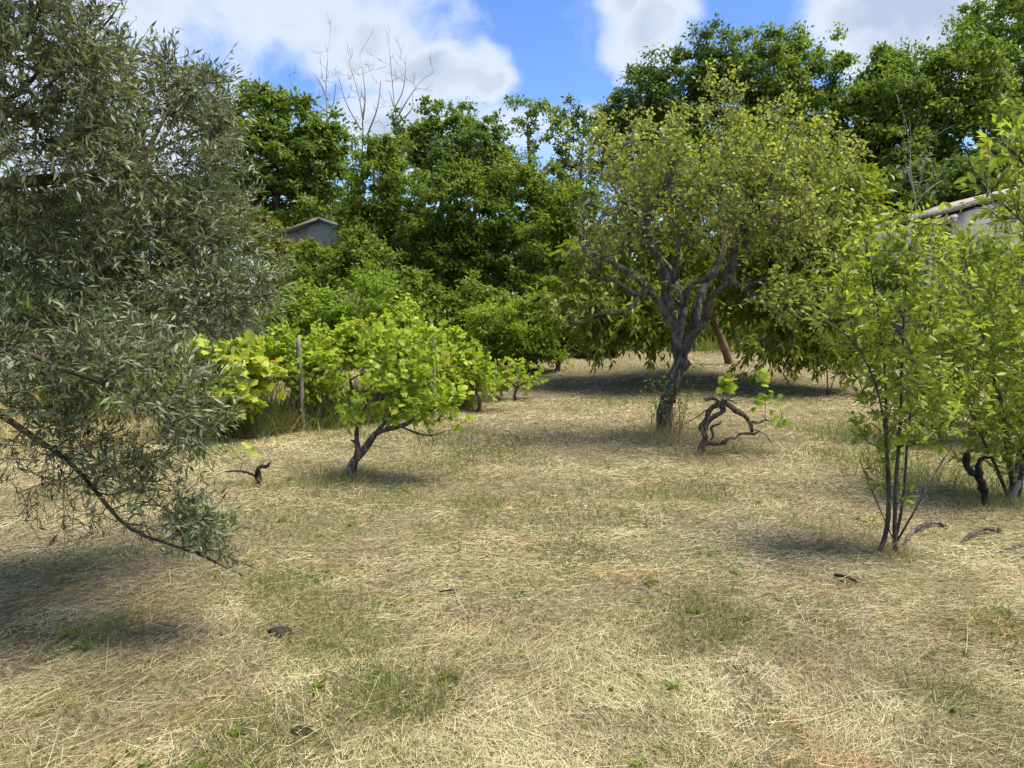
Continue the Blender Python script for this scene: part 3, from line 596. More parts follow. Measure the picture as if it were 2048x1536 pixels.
# ------------------------------------------------------------------ the old pear tree
def pear():
    base = ground_px(1326, 868); Y0 = base[1]
    e = thing('pear_tree', 'old gnarled fruit tree with forked grey trunk and yellowish leaves', 'tree', base)
    def pl(pts, dy0=0., dy1=0.):
        n = len(pts); return np.array([at(x, y, Y0 + dy0 + (dy1 - dy0) * i / max(1, n - 1)) for i, (x, y) in enumerate(pts)])
    limbs = [
        (np.vstack([base - [0, 0, .12], pl([(1330, 820), (1341, 776), (1357, 730), (1358, 697)])]), .098, .076),
        (pl([(1372, 735), (1352, 700), (1350, 660), (1330, 627), (1310, 595), (1294, 580)], 0, -.35), .072, .036),
        (pl([(1342, 645), (1333, 610), (1332, 575), (1325, 544), (1312, 508), (1296, 476), (1290, 443), (1306, 404), (1332, 375), (1350, 320), (1345, 260)], -.1, -.5), .07, .018),
        (pl([(1352, 690), (1362, 645), (1364, 620), (1358, 600), (1350, 575), (1340, 545), (1316, 514)], 0, .25), .062, .034),
        (pl([(1316, 514), (1300, 470), (1275, 430), (1240, 395), (1215, 330), (1220, 270)], .25, .6), .04, .012),
        (pl([(1335, 800), (1357, 743), (1371, 697), (1393, 662), (1413, 632), (1420, 597), (1442, 577), (1465, 564), (1490, 572), (1540, 556), (1590, 570)], -.05, -.9), .078, .018),
        (pl([(1390, 665), (1397, 610), (1413, 570), (1435, 535), (1447, 489), (1446, 450), (1440, 400), (1462, 330), (1455, 240), (1430, 200)], 0, .5), .060, .012),
        (pl([(1455, 570), (1463, 531), (1470, 492), (1480, 460), (1516, 412), (1531, 378), (1557, 329), (1567, 290), (1600, 230)], -.4, -.3), .06, .013),
        (pl([(1366, 610), (1372, 590), (1388, 566), (1415, 558), (1440, 545)], .0, -.25), .055, .03),
        (pl([(1294, 580), (1276, 590), (1247, 574), (1230, 561), (1198, 557), (1170, 540)], -.35, -.7), .035, .010),
        (pl([(1290, 580), (1279, 590), (1263, 616), (1230, 626), (1191, 629), (1168, 645), (1120, 640)], -.35, -.9), .026, .008),
        (pl([(1310, 590), (1276, 557), (1240, 535), (1207, 515), (1168, 499), (1160, 440), (1172, 380)], -.2, .2), .05, .012),
        (pl([(1262, 430), (1241, 375), (1226, 319), (1235, 296), (1280, 280), (1326, 280), (1339, 306), (1335, 345), (1326, 378)], .2, -.3), .020, .016),
        (pl([(1470, 480), (1520, 440), (1570, 425), (1640, 440), (1690, 455)], -.3, -.6), .035, .010),
        (pl([(1465, 564), (1500, 585), (1550, 610), (1600, 600)], -.6, -1.1), .028, .008),
        (pl([(1350, 560), (1360, 480), (1395, 430), (1420, 380), (1400, 300)], .1, -.2), .04, .010),
    ]
    lobes = [(1270, 320, 9.2, 110, 80, .9), (1200, 270, 9.2, 50, 50, .5), (1390, 290, 9, 120, 90, 1.), (1540, 280, 9, 110, 80, .9), (1620, 320, 9, 70, 70, .6), (1440, 190, 9.1, 40, 40, .3, 900), (1500, 380, 8.8, 150, 90, .9), (1600, 470, 8.6, 110, 70, .8), (1580, 600, 8.3, 110, 50, .6), (1250, 430, 9, 90, 60, .8, 2200), (1400, 470, 9, 110, 60, .8, 2000), (1170, 620, 8.6, 70, 40, .4, 1700), (1130, 280, 9.3, 30, 40, .3, 600), (1330, 560, 8.8, 70, 40, .5, 900), (1640, 400, 8.8, 60, 70, .6), (1415, 165, 9.1, 14, 26, .12, 300), (1475, 170, 9.1, 20, 30, .15, 350), (1555, 210, 9, 25, 30, .2, 400), (1690, 300, 9, 35, 40, .3, 700), (1120, 235, 9.3, 20, 20, .2, 300)]
    tg = lobe_pts(lobes, 500, .5)
    ch, tp = grow(limbs, tg, step=.11, twist=.42, start=.35, rmax=.022, tip=.003)
    # bare grey spur twigs, thick on the left and middle limbs
    bare = lobe_pts([(1240, 420, 9, 90, 110, .7), (1400, 430, 9, 90, 80, .6), (1550, 430, 8.8, 110, 60, .6), (1200, 500, 9, 50, 50, .4)], 330, .2)
    ch2, tp2 = grow([(c[0], c[1][0], c[1][-1]) for c in ch[:len(limbs)]], bare, step=.1, twist=.5, rmax=.010, tip=.0025)
    sp = sprays(tp, 5, .15, .3, 0, 1.0, .35); sp2 = sprays(tp2, 4, .12, .2, 0, 1.2, .2)
    wood('trunk', ch + ch2[len(limbs):], BARK, e, len(limbs), .22, 14, (np.vstack([sp, sp2]), .0032, .0018))
    a, d, nr, sz = leaves_on(sp, 5, .048, 1.0, .8, .3)
    a2, d2, nr2, sz2 = leaves_on(sp2[rng.random(len(sp2)) < .25], 2, .05, 1., .8, .2)
    a, d, nr, sz = np.vstack([a, a2]), np.vstack([d, d2]), np.vstack([nr, nr2]), np.concatenate([sz, sz2])
    leaf_cloud('crown', 'round', a, d, nr, sz, vals(len(a), .55, .22, .01), PEAR, e)
pear()

# ------------------------------------------------------------------ olive on the left
def olive():
    base = on(-3.15, 3.75); e = thing('olive_tree', 'grey-green olive tree hanging its fine branches over the mown grass', 'tree', base)
    bx = base
    tr = np.array([bx - [0, 0, .1], bx + [.05, .02, .6], bx + [-.02, .05, 1.25], bx + [.1, .1, 2.0], bx + [.25, .0, 2.9], bx + [.3, .1, 3.7]])
    def pl(start, pts): return np.vstack([[start], [at(x, y, Y) for x, y, Y in pts]])
    limbs = [(tr, .17, .05),
        (pl(tr[2] - [0, 0, .1], [(-60, 660, 3.9), (95, 645, 3.9), (230, 625, 4.0), (420, 605, 4.1), (560, 585, 4.2)]), .045, .006),
        (pl(tr[1] + [0, 0, .2], [(-120, 770, 3.7), (0, 830, 3.6), (60, 870, 3.55), (150, 935, 3.5), (250, 1050, 3.45), (330, 1085, 3.45), (400, 1110, 3.5), (485, 1152, 3.55)]), .026, .004),
        (pl(tr[3], [(-20, 380, 3.8), (100, 358, 3.8), (200, 352, 3.9), (280, 345, 4.0), (300, 290, 4.1), (360, 180, 4.2)]), .05, .006),
        (pl(tr[2], [(-40, 480, 4.0), (60, 495, 4.1), (130, 520, 4.2), (260, 540, 4.3), (400, 500, 4.4), (500, 440, 4.5)]), .045, .006),
        (pl(tr[4], [(0, 200, 3.6), (100, 120, 3.6), (200, 60, 3.6), (240, 5, 3.6)]), .022, .004),
        (pl(tr[3], [(-60, 300, 3.4), (60, 200, 3.4), (150, 130, 3.4)]), .018, .004),
        (pl(tr[3], [(60, 430, 4.4), (250, 330, 4.8), (420, 250, 5.0)]), .04, .006),
        (pl(tr[2], [(0, 700, 3.3), (130, 740, 3.2), (300, 800, 3.3), (420, 850, 3.4)]), .03, .005),
        (np.array([tr[3], tr[3] + [-.4, -.9, .7], tr[3] + [-.5, -1.8, 1.1]]), .06, .01), (np.array([tr[4], tr[4] + [-.8, -.5, .4], tr[4] + [-1.3, -1.2, .5]]), .05, .01), (np.array([tr[3], tr[3] + [-.8, .5, .6], tr[3] + [-1.5, .8, .9]]), .05, .01)]
    lobes = [(120, 150, 3.6, 120, 190, .5), (100, 330, 3.8, 200, 130, .7), (330, 300, 4.4, 150, 130, .6), (260, 440, 4.3, 230, 120, .6), (430, 470, 4.5, 110, 130, .5), (120, 560, 3.9, 200, 120, .6), (330, 590, 4.1, 210, 90, .5), (470, 580, 4.3, 90, 60, .4), (150, 700, 3.5, 210, 85, .45, 19000), (300, 765, 3.4, 140, 65, .35, 8000), (80, 800, 3.5, 110, 55, .35, 3000), (420, 200, 4.6, 50, 70, .3, 7000), (300, 170, 4.3, 80, 60, .35, 9000), (40, 40, 3.4, 130, 110, .5), (380, 840, 3.45, 55, 60, .25, 5000)]
    tg = lobe_pts(lobes, 1080, .25)
    # leafy spray standing above the low bough, and thin bare hanging twigs on the left of it
    lb = []
    for _ in range(62):
        u = rng.random(); x = 110 + 370 * u; y = 920 + 225 * u - rng.random() ** 1.2 * (150 - 90 * u) + 15 * rng.normal() * (1 - u); lb.append(at(x, y, 3.47 + rng.normal() * .1))
    hang = [at(10 + 330 * rng.random(), 880 + 200 * rng.random() ** 1.2, 3.5 + rng.normal() * .25) for _ in range(110)]
    off = np.vstack([np.array([-3.2, 2.0, 3.3]) + rdir(170) * rng.random((170, 1)) ** .4 * np.array([1.5, 1.6, .9]), np.array([-4.6, 3.6, 3.0]) + rdir(120) * rng.random((120, 1)) ** .4 * np.array([.9, 1.3, .9])])
    off = np.vstack([off, np.array([-1.6, 2.5, 3.8]) + rdir(60) * rng.random((60, 1)) ** .4 * np.array([1.2, 1.0, .45])])
    ch, tp = grow(limbs, np.vstack([tg, np.array(lb), off]), step=.1, twist=.4, start=.2, rmax=.018, tip=.0018)
    ch2, tp2 = grow([(c[0], c[1][0], c[1][-1]) for c in ch[:len(limbs)]], np.array(hang), step=.09, twist=.5, start=.2, rmax=.007, tip=.0014)
    sp = sprays(tp, 6, .13, .25, 0, .95, .25); sp2 = sprays(tp2, 3, .09, -.2, .1, 1.1, .3)
    wood('trunk', ch + ch2[len(limbs):], OLIVEBARK, e, len(limbs), .10, 10, (np.vstack([sp, sp2]), .0020, .0010))
    a, d, nr, sz = leaves_on(sp, 6, .047, .75, .6, 0)
    a2, d2, nr2, sz2 = leaves_on(sp2[rng.random(len(sp2)) < .3], 3, .042, .8, .5, .2)
    a, d, nr, sz = np.vstack([a, a2]), np.vstack([d, d2]), np.vstack([nr, nr2]), np.concatenate([sz, sz2])
    leaf_cloud('crown', 'slim', a, d, nr, sz, vals(len(a), .5, .23, .004), OLIVE, e)
olive()

# ------------------------------------------------------------------ plum saplings on the right
def plum(label, base, stems, lobes, ntg, name='plum_sapling', group='young plum trees', leaf=.062, per=5, nl=5, kind='ell', mat=PLUM, r=.02):
    e = thing(name, label, 'tree', base, group)
    limbs = []
    for pts, r0 in stems: limbs.append((np.vstack([[base + rng.normal(size=3) * [.04, .04, 0] - [0, 0, .06]], [at(*q) for q in pts]]), r0, .004))
    tg = lobe_pts(lobes, ntg, .2); tg = tg[tg[:, 2] > gz(tg[:, 0], tg[:, 1]) + .15]
    ch, tp = grow(limbs, tg, step=.09, twist=.25, start=.2, rmax=.009, tip=.0016)
    sp = sprays(tp, per, .11, .45, 0, .75, .2)
    wood('trunk', ch, PLUMBARK, e, len(limbs), .08, 9, (sp, .0022, .001))
    a, d, nr, sz = leaves_on(sp, nl, leaf, .75, .5, .05)
    leaf_cloud('crown', kind, a, d, nr, sz, np.clip(vals(len(a), .5, .2) + (a[:, 2] - a[:, 2].mean()) * .03, 0, 1), mat, e)
    return e
b1 = ground_px(1782, 1108); y1 = b1[1]
plum('slender many-stemmed plum sapling with bright leaves beside the curved dead stick', b1,
     [([(1776, 1040, y1), (1774, 900, y1), (1768, 720, y1), (1745, 560, y1 + .1), (1730, 480, y1 + .1)], .019), ([(1790, 1000, y1 - .05), (1800, 850, y1 - .1), (1805, 700, y1 - .1), (1812, 560, y1), (1830, 450, y1)], .016), ([(1806, 1000, y1 + .1), (1818, 850, y1 + .1), (1840, 700, y1 + .2), (1870, 580, y1 + .2)], .012), ([(1830, 1020, y1), (1880, 930, y1 + .1), (1935, 840, y1 + .2), (1960, 740, y1 + .2)], .010), ([(1765, 1030, y1), (1735, 960, y1 - .1), (1720, 920, y1 - .1)], .007), ([(1780, 1000, y1), (1760, 800, y1 - .2), (1710, 690, y1 - .2), (1650, 640, y1 - .2)], .012)],
     [(1770, 650, y1, 95, 170, .45), (1810, 520, y1, 80, 80, .35), (1720, 700, y1, 60, 90, .3), (1860, 660, y1, 80, 110, .4), (1790, 840, y1, 75, 80, .3, 6000), (1795, 940, y1, 65, 70, .25, 3400), (1680, 650, y1 - .1, 45, 50, .25, 2200), (1700, 560, y1, 45, 60, .25, 2200), (1745, 480, y1, 25, 35, .15, 1100), (1830, 455, y1, 25, 30, .15, 1100), (1830, 760, y1, 70, 70, .35, 4000), (1890, 800, y1 + .1, 50, 60, .3, 3000)], 240, per=4, nl=4, leaf=.054, kind='narrow')
b2 = on(4.35, 6.3); y2 = b2[1]
plum('dense plum tree leaning over the black vine stump', b2,
     [([(2020, 930, y2), (2000, 800, y2), (1960, 650, y2), (1930, 520, y2)], .035), ([(2040, 900, y2 + .1), (2060, 700, y2), (2050, 500, y2), (2040, 380, y2)], .03), ([(1990, 930, y2 - .1), (1930, 800, y2 - .1), (1900, 700, y2 - .1)], .02), ([(2060, 850, y2 - .2), (2100, 650, y2 - .2), (2100, 450, y2 - .2)], .025)],
     [(1940, 620, y2, 90, 110, .5), (2020, 530, y2, 80, 100, .5), (1900, 500, y2, 30, 50, .3, 2500), (2000, 760, y2, 110, 110, .6), (1900, 740, y2 - .1, 70, 80, .4), (1950, 870, y2 - .1, 85, 70, .4), (2040, 880, y2 - .1, 70, 80, .4), (2090, 650, y2, 80, 200, .6), (2030, 360, y2, 30, 60, .2, 2200)], 400, leaf=.056, per=4, nl=5, kind='oval')
b3 = on(6.1, 8.6); y3 = b3[1]
plum('shady plum bush behind the dense plum tree', b3,
     [([(2060, 800, y3), (2020, 650, y3), (1990, 560, y3)], .03), ([(2050, 760, y3), (1960, 690, y3), (1900, 620, y3)], .02)],
     [(1920, 700, y3, 80, 90, .6), (2010, 640, y3, 90, 90, .6), (1860, 780, y3, 60, 60, .4), (1970, 830, y3, 110, 60, .6), (1960, 560, y3, 80, 50, .5), (2030, 760, y3, 80, 90, .6)], 330, leaf=.075, kind='oval')
b4 = ground_px(1658, 790); y4 = b4[1]
plum('thin sapling with two bare stems on the far mown grass', b4,
     [([(1655, 760, y4), (1652, 720, y4), (1650, 690, y4)], .016), ([(1668, 760, y4), (1680, 720, y4), (1690, 690, y4)], .014)],
     [(1640, 690, y4, 45, 45, .4), (1700, 690, y4, 45, 35, .4)], 90, leaf=.085)
b5 = on(2.62, 3.35); y5 = b5[1]
plum('thin overhanging plum twigs hiding part of the grey plaster wall', b5,
     [([(2190, 900, y5), (2150, 600, y5), (2100, 420, y5), (2050, 330, y5), (2010, 290, y5)], .022), ([(2180, 700, y5), (2110, 520, y5), (2040, 440, y5), (1985, 390, y5)], .014)],
     [(2040, 300, y5, 40, 40, .1, 500), (2010, 400, y5, 45, 40, .12, 500), (2110, 400, y5, 60, 100, .2, 900)], 40, leaf=.05, per=3, nl=4, kind='narrow')

# ------------------------------------------------------------------ grape vines
def vine_plant(label, base, limbs, lobes, ntg, per=3, nl=3, leaf=.11, group='grape vines', single=0, name='grape_vine', bark=VINEBARK, canes=0, mean=.5, spl=.16):
    e = thing(name, label, 'vine', base, group)
    tg = lobe_pts(lobes, ntg, .2); tg = tg[tg[:, 2] > gz(tg[:, 0], tg[:, 1]) + .12]
    ch, tp = grow(limbs, tg, step=.08, twist=.5, start=.4, rmax=.008, tip=.002)
    sp = sprays(tp, per, spl, .35, 0, .9, .3)
    wood('trunk', ch, bark, e, len(limbs), .2, 10, (sp, .002, .0012))
    a, d, nr, sz = leaves_on(sp, nl, leaf, 1.1, .75, .25, tipw=1.6); v = vals(len(a), mean, .2, .015)
    order = np.argsort(a[:, 1] - sz * 4); big_ = order[:single]; rest = order[single:]
    if single:
        protos = []
        for k in range(6):
            tv, tf = LEAF['vine']; V = tv.copy(); V[:, 2] += .06 * np.sin(V[:, 0] * 5 + k) + .05 * rng.normal(size=len(V)) * .5
            protos.append((V, tf, .12 + .15 * k))
        meshes = {}
        for i in big_:
            k = min(5, int(v[i] * 6)); dd = d[i] / np.linalg.norm(d[i]); nn = nr[i] - dd * nr[i].dot(dd); nn /= np.linalg.norm(nn); ss = np.cross(nn, dd)
            if k not in meshes:
                o = mesh('leaf', protos[k][0], protos[k][1], VINE, None, np.full(len(protos[k][0]), protos[k][2]), False); meshes[k] = o.data
            else:
                o = bpy.data.objects.new('leaf', meshes[k]); col.objects.link(o)
            M = Matrix(((dd[0], ss[0], nn[0]), (dd[1], ss[1], nn[1]), (dd[2], ss[2], nn[2]))).to_4x4()
            o.parent = e; o.matrix_basis = Matrix.Translation(Vector(a[i]) - e.location) @ M @ Matrix.Scale(float(sz[i]), 4)
    if len(rest): leaf_cloud('crown', 'vine', a[rest], d[rest], nr[rest], sz[rest], v[rest], VINE, e)
    return e
def front_vine():
    b = ground_px(702, 955); Y = b[1]
    def pl(pts): return np.array([at(x, y, Y + dy) for x, y, dy in pts])
    limbs = [(np.vstack([b - [0, 0, .08], pl([(706, 930, 0), (722, 908, 0), (738, 885, 0), (752, 868, -.02), (775, 858, -.05), (800, 852, -.1), (840, 835, -.15), (870, 815, -.2)])]), .052, .014),
             (np.vstack([b + [.01, 0, .12], pl([(716, 905, 0), (713, 880, .02), (714, 855, .05), (722, 830, .1), (735, 800, .12), (740, 760, .15)])]), .036, .010),
             (pl([(752, 868, 0), (780, 830, .1), (810, 790, .15), (830, 740, .2)]), .022, .007),
             (pl([(800, 852, -.1), (840, 868, -.2), (870, 870, -.25), (890, 862, -.3)]), .010, .004), (pl([(830, 858, -.15), (838, 880, -.2), (845, 896, -.2)]), .006, .003), (pl([(860, 865, -.2), (868, 880, -.2), (862, 898, -.2)]), .006, .003),
             (pl([(713, 885, 0), (703, 880, -.02)]), .014, .010)]
    lobes = [(780, 750, Y, 62, 62, .35), (845, 775, Y - .1, 62, 60, .35), (790, 828, Y, 70, 32, .35), (770, 690, Y, 16, 40, .1, 700), (850, 690, Y, 14, 45, .1, 700), (880, 830, Y - .2, 50, 40, .3), (810, 700, Y + .1, 60, 50, .3), (905, 770, Y - .1, 28, 50, .25, 1300), (710, 835, Y, 28, 25, .2, 900)]
    vine_plant('old grape vine with two-stemmed leaning black trunk in the mown grass', b, limbs, lobes, 96, per=3, nl=4, leaf=.054, single=295, spl=.15)
front_vine()
def row_vine(label, bpx, head, lobes, ntg, **kw):
    b = ground_px(*bpx); Y = b[1]; h = at(head[0], head[1], Y)
    limbs = [(np.array([b - [0, 0, .06], (b * .6 + h * .4) + rng.normal(size=3) * [.06, .06, 0], h]), .035, .018)]
    for s in (-1, 1): limbs.append((np.array([h, h + [s * .35, rng.normal() * .15, .18], h + [s * .8, rng.normal() * .3, .22]]), .016, .006))
    return vine_plant(label, b, limbs, [(x, y, Y + dy, rx, rz, ry) for x, y, dy, rx, rz, ry in lobes], ntg, **kw)
row_vine('pale lime vine at the near end of the vine row, trailing down its post', (470, 880), (465, 790), [(440, 740, 0, 60, 45, .4), (480, 770, -.1, 55, 60, .4), (430, 810, 0, 45, 65, .35), (400, 720, 0, 40, 30, .3), (510, 730, 0, 40, 40, .3)], 170, mean=.75, leaf=.10)
row_vine('yellow-green vine climbing the leaning grey post of the row', (585, 858), (590, 770), [(560, 700, 0, 35, 55, .3), (600, 740, 0, 60, 50, .4), (640, 780, 0, 50, 22, .35), (530, 735, 0, 35, 40, .3), (640, 740, 0, 50, 30, .3)], 125, leaf=.058, per=4, nl=5)
row_vine('bushy lime vine in the middle of the row behind the old front vine', (700, 840), (700, 760), [(690, 700, 0, 80, 50, .5), (740, 690, 0, 60, 45, .4), (650, 720, 0, 60, 35, .4), (790, 710, 0, 60, 50, .4)], 170, leaf=.058, mean=.62, per=4, nl=5)
row_vine('lime vine with upright shoots at the tall thin post of the row', (835, 828), (830, 760), [(800, 680, 0, 50, 40, .4), (850, 720, 0, 50, 45, .4), (810, 640, .2, 25, 35, .2), (760, 660, 0, 40, 20, .3), (885, 730, .2, 20, 30, .3)], 150, leaf=.058, mean=.62, per=4, nl=5)
row_vine('straggling vine with reddish tips on the last crooked stem of the row', (955, 822), (935, 760), [(930, 735, 0, 60, 45, .4), (975, 765, 0, 35, 30, .3), (905, 785, 0, 35, 35, .3), (900, 700, .2, 40, 35, .3)], 130, leaf=.068, mean=.55, per=3, nl=4)
row_vine('small lone forked vine on the open mown grass', (1040, 800), (1035, 775), [(1040, 740, 0, 38, 20, .3), (1065, 765, 0, 25, 14, .25), (990, 770, 0, 30, 20, .3), (1010, 745, 0, 25, 15, .2)], 34, leaf=.058, mean=.62, per=4, nl=5)


def one_leaf(e, p, size, v=.7, mat=None):
    o = leaf_cloud('leaf', 'vine', np.array([p]), rdir(1) + np.array([[0, -.2, -.2]]), np.array([[-.2, -.5, 1.]]) + rdir(1) * .6, np.array([size]), np.array([v]), mat or VINE, e)
    del o['kind']; return o
def stick(e, name, P, r0, r1, mat, gnarl=.18, sides=9, step=.03):
    P = resample(P, step); n = len(P); kn = np.interp(np.arange(n), np.linspace(0, n - 1, max(3, n // 3)), rng.normal(size=max(3, n // 3))); P = P + np.stack([np.interp(np.arange(n), np.linspace(0, n - 1, max(3, n // 2)), rng.normal(size=max(3, n // 2))) for _ in range(3)], 1) * min(r0, r1) * gnarl * 1.2; mb = MB(); mb.tube(P, np.linspace(r0, r1, n) * (1 + gnarl * np.clip(kn, -1.2, 1.5)), sides, gnarl, True); return mb.build(name, mat, e)
def stump():
    b = ground_px(519, 972); Y = b[1]; e = thing('vine_stump', 'short black vine stump with hooked top and one thin side cane', 'stump', b)
    pl = lambda pts: np.array([at(x, y, Y) for x, y in pts])
    stick(e, 'trunk', np.vstack([b - [0, 0, .05], pl([(518, 958), (516, 942), (519, 934), (532, 934), (538, 928), (542, 922)])]), .034, .010, CHAR, .2, 10, .02)
    stick(e, 'cane', pl([(517, 956), (506, 950), (492, 944), (475, 942), (452, 943)]), .014, .005, CHAR)
    stick(e, 'shoot', pl([(480, 943), (486, 920), (492, 905)]), .0035, .002, TWIG, 0, 4)
    for i in range(10): one_leaf(e, at(490, 902, Y) + rng.normal(size=3) * .05, .048, .7)
stump()
def dead_vine():
    b = ground_px(1400, 912); Y = b[1]; e = thing('dead_vine', 'collapsed dead vine arching in black twisted wood, with two lime sprouts', 'vine', b)
    pl = lambda pts, d=0: np.array([at(x, y, Y + d) for x, y in pts])
    # traced in the 300 x 250 px close-up: scale 6.143
    c = lambda pts, d=0: pl([(1350 + x / 6.143, 700 + y / 6.143) for x, y in pts], d)
    stick(e, 'trunk', np.vstack([b - [0, 0, .05], c([(310, 1230), (350, 1130), (345, 1000), (375, 880), (420, 780), (500, 700), (570, 640)])]), .040, .030, VINEBARK, .25, 10)
    stick(e, 'limb', c([(560, 640), (660, 690), (780, 770), (870, 830), (930, 920), (950, 1010)]), .038, .016, VINEBARK, .22, 10)
    stick(e, 'limb', c([(590, 680), (590, 750), (520, 790), (440, 830), (390, 900), (380, 980)], -.06), .030, .020, VINEBARK, .25, 9)
    stick(e, 'limb', c([(940, 880), (1000, 890), (1060, 890), (1100, 860), (1180, 880)]), .016, .006, VINEBARK)
    stick(e, 'limb', c([(360, 590), (400, 620), (440, 590), (520, 620), (580, 650), (650, 610), (760, 660)]), .018, .007, VINEBARK)
    stick(e, 'limb', c([(590, 1140), (680, 1080), (740, 1090), (790, 1030), (900, 1025), (970, 1030), (1040, 1000)]), .026, .006, VINEBARK, .3)
    stick(e, 'limb', c([(430, 1100), (470, 1060), (440, 960), (480, 930), (560, 900), (565, 870)], -.05), .020, .006, VINEBARK, .25)
    stick(e, 'limb', c([(960, 980), (1040, 1000), (1120, 1050), (1180, 1140)]), .008, .003, VINEBARK)
    stick(e, 'limb', c([(340, 1130), (420, 1130), (500, 1150), (600, 1140)], .05), .028, .018, VINEBARK, .3)
    stick(e, 'cane', c([(560, 690), (420, 720), (300, 800), (150, 890), (0, 960)]), .010, .004, TWIG, .1)
    stick(e, 'cane', c([(1300, 870), (1310, 790), (1270, 700), (1220, 660)]), .006, .003, TWIG, .1)
    for x0, y0, x1, y1 in [(580, 620, 640, 260), (1105, 860, 1095, 230)]:
        stick(e, 'shoot', c([(x0, y0), ((x0 + x1) / 2 + 10, (y0 + y1) / 2), (x1, y1)]), .004, .002, TWIG, 0, 4)
    for i in range(34):
        k = rng.random(); x = 640 + rng.normal() * 45 * (.4 + k); y = 270 + 260 * k; one_leaf(e, c([(x, y)])[0] + [0, rng.normal() * .06, 0], .085, .8)
    for i in range(16):
        k = rng.random(); one_leaf(e, c([(1090 + rng.normal() * 40 * (.3 + k), 220 + 200 * k)])[0] + [0, rng.normal() * .05, 0], .075, .8)
    for i in range(24):
        one_leaf(e, c([(1080 + rng.normal() * 110, 620 + rng.normal() * 70)])[0] + [0, rng.normal() * .1, 0], .06, .3)
    for i in range(16):
        one_leaf(e, c([(1290 + rng.normal() * 60, 860 + rng.normal() * 50)])[0] + [0, rng.normal() * .08, 0], .055, .25)
dead_vine()
def vine_foot():
    b = ground_px(1973, 1015); Y = b[1]; e = thing('burnt_vine_trunk', 'black burnt vine trunk bent over below the dense plum tree', 'stump', b)
    pl = lambda pts: np.array([at(x, y, Y) for x, y in pts])
    stick(e, 'trunk', np.vstack([b - [0, 0, .05], pl([(1972, 1000), (1966, 975), (1958, 950), (1955, 930), (1965, 918), (1985, 912)])]), .036, .018, CHAR, .25, 10, .02)
    stick(e, 'limb', pl([(1956, 950), (1940, 945), (1932, 930), (1935, 905)]), .030, .016, CHAR, .25)
    b = ground_px(2022, 1008); e = thing('pale_stub', 'pale broken branch stub standing in grass by the burnt vine trunk', 'stump', b); Y = b[1]
    pl = lambda pts: np.array([at(x, y, Y) for x, y in pts])
    stick(e, 'trunk', np.vstack([b - [0, 0, .04], pl([(2030, 985), (2040, 960)])]), .028, .018, PALEBARK, .15)
    for lab, pts, r0, r1 in [('curved dead stick with black end at the foot of the slender sapling', [(1800, 1112), (1822, 1075), (1850, 1060), (1875, 1054), (1893, 1058)], .011, .016),
                             ('dead branch lying in the grass beyond the curved dead stick', [(1922, 1090), (1945, 1078), (1972, 1068), (1998, 1066)], .012, .016),
                             ('darkest of the three dead branches, lying farthest from the slender sapling', [(2000, 1108), (2025, 1100), (2060, 1092)], .012, .016)]:
        P = [ground_px(*q) for q in pts]; k = len(P)
        for i, q in enumerate(P): q[2] += .004 + (.04 * math.sin(math.pi * i / (k - 1)) if 'curved' in lab else 0)
        e = thing('dead_branch', lab, 'branch', P[0], 'dead sticks on the grass')
        stick(e, 'stem', np.array(P), r0, r1, VINEBARK, .12); P2 = np.array([P[-1] - (P[-1] - P[-2]) * .12, P[-1] + (P[-1] - P[-2]) * .25 + [0, 0, -.01]]); stick(e, 'burnt_end', P2, r1 * 1.25, r1 * .9, CHAR, .25)
vine_foot()
for lab, (x0, y0), (x1, y1) in [('thin leaning wooden post under the pale lime vine', (512, 868), (490, 768)), ('split grey post top rising from the yellow-green vine', (607, 862), (595, 676)), ('tall thin grey post beside the upright vine shoots', (870, 838), (862, 646))]:
    b = ground_px(x0, y0); tpp = at(x1, y1, b[1]); e = thing('vineyard_post', lab, 'post', b, 'wooden posts of the vine row')
    stick(e, 'shaft', np.array([b - [0, 0, .15], (b + tpp) / 2 + [.01, 0, 0], tpp]), .034, .030, WOOD, .08, 9, .1)
    mb = MB(); q = b + (tpp - b) * .7; mb.tube(np.array([q + [-.05, -.03, 0], q + [0, -.055, .005], q + [.05, -.03, .01]]), .003, 4); mb.build('wire_tie', METAL, e)
for lab, px, r in [('dark clod of earth lying on the straw in the olive shade', (562, 1268), .042), ('small dark clod of earth close to the straw patch with bent stems', (606, 1470), .028)]:
    b = ground_px(*px); n = 90; V = []
    k = np.arange(n) + .5; ph = np.arccos(1 - 2 * k / n); th = math.pi * (1 + 5 ** .5) * k
    d = np.stack([np.cos(th) * np.sin(ph), np.sin(th) * np.sin(ph), np.cos(ph)], 1)
    import bmesh
    bm = bmesh.new()
    for q in d:
        f = 1 + .35 * math.sin(q[0] * 5 + 1) * math.sin(q[1] * 6) + rng.normal() * .13
        bm.verts.new(Vector(b + q * f * r * np.array([1.35, .8, .38]) + [0, 0, r * .28]))
    bmesh.ops.convex_hull(bm, input=bm.verts); me = bpy.data.meshes.new('earth_clod'); bm.to_mesh(me); bm.free(); me.materials.append(SOIL)
    o = bpy.data.objects.new('earth_clod', me); col.objects.link(o); tag(o, lab, 'clod')
b = ground_px(1274, 700); import bmesh
bm = bmesh.new(); bmesh.ops.create_icosphere(bm, subdivisions=3, radius=.14)
for v_ in bm.verts: v_.co = Vector((v_.co.x * 1.0, v_.co.y * .8, v_.co.z * .75)) * (1 + .12 * math.sin(v_.co.x * 30) * math.cos(v_.co.y * 25 + v_.co.z * 20)) + Vector(b) + Vector((0, 0, .06))
me = bpy.data.meshes.new('stone'); bm.to_mesh(me); bm.free(); me.materials.append(STONE); o = bpy.data.objects.new('stone', me); col.objects.link(o); tag(o, 'pale round stone lying at the edge of the tall grass', 'stone')
